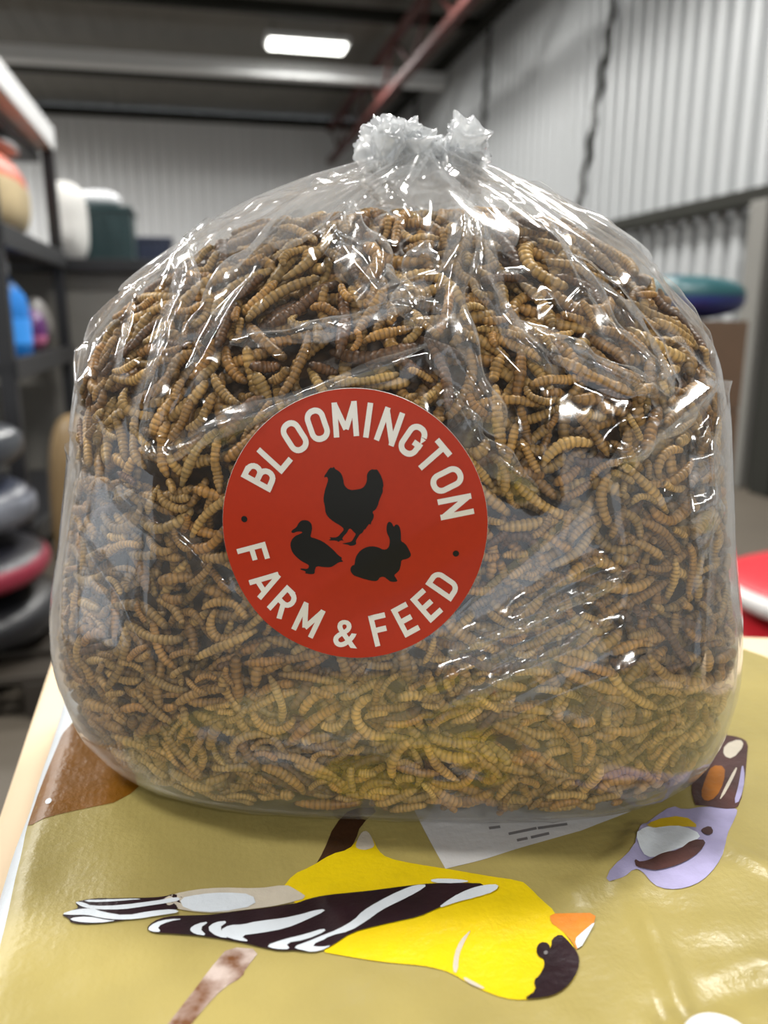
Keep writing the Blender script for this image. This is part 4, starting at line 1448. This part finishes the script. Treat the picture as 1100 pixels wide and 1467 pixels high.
def try_worm(c0, t0, small=False):
    p = bag_surf(np.array(c0), np.array(t0))
    upz = np.clip((p[2] - 0.10) / 0.12, 0, 1)
    big = 0.55 + 0.45 * upz if p[1] < 0.45 else 0.72
    rad = (0.0017 + 0.0011 * big) * wr_.uniform(0.78, 1.12)
    length = rad * 2 * wr_.uniform(4.2, 7.2)
    if small:
        rad *= 0.72
        length = rad * 2 * wr_.uniform(2.5, 5.0)
    elif wr_.random() < 0.14:
        length *= 0.5
    # lower down the worms lie flatter
    al = wr_.normal(0, 0.5) + (0 if wr_.random() < 0.5 else math.pi) if upz < 0.35 and wr_.random() < 0.65 else wr_.uniform(0, 6.283)
    n = 13
    ds = length / (n - 1)
    bend = wr_.normal(0, 0.9) + (wr_.choice([-1, 1]) * 1.6 if wr_.random() < 0.18 else 0)
    # walk along the wall
    cs, ts = [], []
    c, t = c0, t0
    al -= bend / 2
    for i in range(n):
        cs.append(c)
        ts.append(t)
        ci = int(c * HC) % HC
        ti = min(max(int((t - T0) / (0.955 - T0) * HT), 0), HT - 1)
        c += ds * math.cos(al) / LU[ci, ti]
        t += ds * math.sin(al) / LV[ci, ti]
        al += bend / (n - 1) + 0.05 * wr_.normal()
        if t < T0 + 0.002 or t > 0.945:
            return None
    cs, ts = np.array(cs), np.array(ts)
    ci = (np.floor(cs * HC).astype(int)) % HC
    ti = np.clip(((ts - T0) / (0.955 - T0) * HT).astype(int), 0, HT - 1)
    base = np.empty(n)
    blocks = []
    rw_ = rad * 0.80
    for i in range(n):
        kc = max(0, int(rw_ / LU[ci[i], ti[i]] * HC))
        kc = min(kc, 40)
        kt = max(0, int(rw_ / LV[ci[i], ti[i]] * HT / (0.955 - T0)))
        ic = np.arange(ci[i] - kc, ci[i] + kc + 1) % HC
        it0, it1 = max(0, ti[i] - kt), min(HT, ti[i] + kt + 1)
        blocks.append((ic, it0, it1))
        base[i] = np.percentile(hfield[ic, it0:it1], 80)
    # stiff body: it bridges hollows
    lin = np.polyval(np.polyfit(np.arange(n), base, 1), np.arange(n))
    lift = max(0, np.percentile(base - lin, 85))
    bs = 0.75 * (lin + lift) + 0.25 * base
    bs = np.convolve(np.pad(bs, 2, mode='edge'), np.ones(5) / 5, mode='valid')
    ctr = bs + rad * 0.92
    if np.any(ctr + rad > -cap_depth(ts) + (0.0010 if small else 0.0006)):
        return None
    for i in range(n):
        ic, it0, it1 = blocks[i]
        hfield[ic[:, None], np.arange(it0, it1)[None]] = np.maximum(hfield[ic[:, None], np.arange(it0, it1)[None]], ctr[i] + rad * 0.72)
    return cs, ts, ctr, rad


cands = 32000
# draw seeds with equal chance per area, more on the side that faces the table's front
area = (LU * LV)
wgt = area * np.where((hcg > 0.45) | (hcg < 0.05), 1.0, 0.35)
cum = np.cumsum(wgt.ravel())
cum /= cum[-1]
sd = np.searchsorted(cum, wr_.random(cands))
for n_, s_ in enumerate(sd):
    c0 = (s_ // HT + wr_.random()) / HC
    t0 = T0 + (0.955 - T0) * ((s_ % HT) + wr_.random()) / HT
    w_ = try_worm(c0, t0, n_ > 25000)
    if w_ is not None:
        worms.append(w_)

# spines in space
SP, RAD = [], []
ALLC = np.array([w[0] for w in worms])
ALLT = np.array([w[1] for w in worms])
ALLH = np.array([w[2] for w in worms])
RAD = np.array([w[3] for w in worms])
SPN, _, _ = bag_normal(ALLC, ALLT)
SPP = bag_surf(ALLC, ALLT) + SPN * ALLH[..., None]
SPP[..., 2] = np.maximum(SPP[..., 2], 0.0022 + RAD[:, None])

# how much of each worm shows: a small depth buffer over the frame
BW, BH = 550, 734
zb = np.full((BH, BW), 1e9)
ib = np.full((BH, BW), -1, int)
order = np.arange(len(worms))
sub = np.linspace(0, 12, 37)
for i in order:
    S = np.stack([np.interp(sub, np.arange(13), SPP[i, :, k]) for k in range(3)], -1)
    if np.mean(np.sum(SPN[i] * (np.array([0, 0, CAM_H]) - SPP[i]), -1)) < 0:
        continue
    pr = project(S)
    rp = RAD[i] * FPX / pr[:, 2] / 2
    for (x, y, d), r in zip(pr, rp):
        x, y = x / 2, y / 2
        x0, x1, y0, y1 = int(max(0, x - r)), int(min(BW, x + r + 1)), int(max(0, y - r)), int(min(BH, y + r + 1))
        if x0 >= x1 or y0 >= y1:
            continue
        q = zb[y0:y1, x0:x1]
        m = q > d
        q[m] = d
        ib[y0:y1, x0:x1][m] = i
yy, xx = np.mgrid[0:BH, 0:BW]
ib[((xx * 2 - 507) / 189.0) ** 2 + ((yy * 2 - 750) / 179.0) ** 2 < 1] = -1
shown = np.bincount(ib[ib >= 0], minlength=len(worms))
rank = np.argsort(-shown)
SINGLE = set(rank[:300].tolist())


def worm_arrays(i, hi):
    """ringed tapering body round spine i; returns vertices, quads, colours"""
    nseg = int(np.clip(round(np.linalg.norm(np.diff(SPP[i], axis=0), axis=1).sum() / (RAD[i] * 0.92)), 6, 14))
    per = 4 if hi else 2
    nring = nseg * per + 1
    nsd = 10 if hi else 6
    u = np.linspace(0, 12, nring)
    S = np.stack([np.interp(u, np.arange(13), SPP[i, :, k]) for k in range(3)], -1)
    ker = np.array([1, 2, 1]) / 4
    for _ in range(2 if hi else 1):
        Sp = np.vstack([2 * S[0] - S[1], S, 2 * S[-1] - S[-2]])
        S = Sp[:-2] * ker[0] + Sp[1:-1] * ker[1] + Sp[2:] * ker[2]
    T = np.gradient(S, axis=0)
    T /= np.linalg.norm(T, axis=1)[:, None]
    nm = np.stack([np.interp(u, np.arange(13), SPN[i, :, k]) for k in range(3)], -1)
    B = np.cross(T, nm)
    B /= np.maximum(np.linalg.norm(B, axis=1)[:, None], 1e-9)
    A = np.cross(B, T)
    ph = np.arange(nring) % per
    groove = np.where(ph == 0, 0.84, np.where((ph == 1) | (ph == per - 1), 0.97, 1.0)) if hi else np.where(ph == 0, 0.86, 1.02)
    x = np.linspace(0, 1, nring)
    r0 = wr_.random()
    tap = np.minimum(1, 0.50 + 2.3 * x) * np.minimum(1, 0.62 + 2.6 * (1 - x)) * (1 - 0.10 * np.abs(x - 0.45))
    shriv = 1 + 0.07 * np.sin(x * 9 + r0 * 20) + 0.04 * wr_.normal(size=nring)
    R = RAD[i] * groove * tap * shriv
    an = np.arange(nsd) / nsd * 2 * math.pi
    flat_ = wr_.uniform(0.80, 1.0)
    V = S[:, None] + R[:, None, None] * (np.cos(an)[None, :, None] * B[:, None] + flat_ * np.sin(an)[None, :, None] * A[:, None])
    F = grid_faces(nring, nsd, True)
    # closed ends
    V = np.concatenate([V.reshape(-1, 3), (S[0] - T[0] * RAD[i] * 0.35)[None], (S[-1] + T[-1] * RAD[i] * 0.35)[None]])
    e0, e1 = nring * nsd, nring * nsd + 1
    kk = np.arange(nsd)
    k2 = (kk + 1) % nsd
    F = np.concatenate([F, np.stack([k2, kk, np.full(nsd, e0), np.full(nsd, e0)], -1), np.stack([(nring - 1) * nsd + kk, (nring - 1) * nsd + k2, np.full(nsd, e1), np.full(nsd, e1)], -1)])
    hue = wr_.random()
    tan = np.array([0.60, 0.38, 0.125]) * (1 - hue) + np.array([0.42, 0.205, 0.05]) * hue
    if wr_.random() < 0.10:
        tan = np.array([0.17, 0.08, 0.03])
    tan = tan * wr_.uniform(0.62, 1.2)
    ring = np.where(ph == 0, 0.50, np.where(ph == per - 1, 0.86, 1.0))
    ring = ring * np.where((x < 0.07) | (x > 0.95), 0.6, 1.0)
    ring = ring * (1 + 0.16 * np.sin(x * wr_.uniform(3, 9) + wr_.uniform(0, 6)))
    c = np.repeat(tan[None] * ring[:, None], nsd, 0)
    c = np.concatenate([c, (tan * 0.4)[None], (tan * 0.45)[None]])
    return V, F, c


def fix_quads(F):
    """split into true quads and triangles (closed ends repeat a vertex)"""
    t = F[:, 2] == F[:, 3]
    return F[~t], F[t][:, :3]


def mesh_mixed(name, V, Q, T, c):
    me = bpy.data.meshes.new(name)
    me.vertices.add(len(V))
    me.vertices.foreach_set('co', V.astype(np.float32).ravel())
    nq, nt = len(Q), len(T)
    me.loops.add(nq * 4 + nt * 3)
    me.loops.foreach_set('vertex_index', np.concatenate([Q.ravel(), T.ravel()]).astype(np.int32))
    me.polygons.add(nq + nt)
    me.polygons.foreach_set('loop_start', np.concatenate([np.arange(nq) * 4, nq * 4 + np.arange(nt) * 3]).astype(np.int32))
    me.polygons.foreach_set('use_smooth', np.ones(nq + nt, dtype=bool))
    at = me.color_attributes.new('Col', 'FLOAT_COLOR', 'POINT')
    at.data.foreach_set('color', np.concatenate([np.clip(c, 0, 1), np.ones((len(c), 1))], -1).astype(np.float32).ravel())
    me.update(calc_edges=True)
    me.materials.append(M['worm'])
    return me


def worm_label(i, c):
    """words for how this worm looks and which part of the bag it lies in"""
    ch = np.linalg.norm(SPP[i, -1] - SPP[i, 0])
    ln = np.linalg.norm(np.diff(SPP[i], axis=0), axis=1).sum()
    shape = 'short broken' if ln < 0.0155 else 'tightly curled' if ch < 0.80 * ln else 'gently bent' if ch < 0.965 * ln else 'straight'
    lum = float(np.median(c[:, 1]))
    tone = 'dark brown' if lum < 0.17 else 'golden brown' if lum < 0.30 else 'pale tan'
    p = SPP[i].mean(0)
    dx, dz = (p[0] - ST_C[0]) / ST_R, (p[2] - ST_C[2]) / ST_R
    if p[2] > 0.225:
        where = 'high in the bag just under the knot'
    elif dz > 0.9 and abs(dx) < 1.1:
        where = 'between the red sticker and the knot'
    elif dz < -0.9 and abs(dx) < 1.1:
        where = 'between the red sticker and the sack'
    elif p[1] > 0.36:
        where = 'at the rounded side of the bag'
    elif abs(dz) <= 0.9:
        where = 'beside the red sticker'
    elif dz > 0:
        where = 'at the upper shoulder of the bag'
    else:
        where = 'at the lower corner of the bag'
    return '%s %s dried mealworm %s' % (shape, tone, where)


AV, AQ, AT, AC = [], [], [], []
off = 0
for i in range(len(worms)):
    single = i in SINGLE
    V, F, c = worm_arrays(i, single or shown[i] > 18)
    Q, T = fix_quads(F)
    if single:
        ctr = V.mean(0)
        me = mesh_mixed('mealworm', V - ctr, Q, T, c)
        o = bpy.data.objects.new('mealworm', me)
        COL.objects.link(o)
        o.location = ctr
        tag(o, worm_label(i, c), 'mealworm', 'mealworms showing at the wall of the bag')
    else:
        AV.append(V)
        AQ.append(Q + off)
        AT.append(T + off)
        AC.append(c)
        off += len(V)
# lumpy core of the heap, coloured dark for the shade between worms
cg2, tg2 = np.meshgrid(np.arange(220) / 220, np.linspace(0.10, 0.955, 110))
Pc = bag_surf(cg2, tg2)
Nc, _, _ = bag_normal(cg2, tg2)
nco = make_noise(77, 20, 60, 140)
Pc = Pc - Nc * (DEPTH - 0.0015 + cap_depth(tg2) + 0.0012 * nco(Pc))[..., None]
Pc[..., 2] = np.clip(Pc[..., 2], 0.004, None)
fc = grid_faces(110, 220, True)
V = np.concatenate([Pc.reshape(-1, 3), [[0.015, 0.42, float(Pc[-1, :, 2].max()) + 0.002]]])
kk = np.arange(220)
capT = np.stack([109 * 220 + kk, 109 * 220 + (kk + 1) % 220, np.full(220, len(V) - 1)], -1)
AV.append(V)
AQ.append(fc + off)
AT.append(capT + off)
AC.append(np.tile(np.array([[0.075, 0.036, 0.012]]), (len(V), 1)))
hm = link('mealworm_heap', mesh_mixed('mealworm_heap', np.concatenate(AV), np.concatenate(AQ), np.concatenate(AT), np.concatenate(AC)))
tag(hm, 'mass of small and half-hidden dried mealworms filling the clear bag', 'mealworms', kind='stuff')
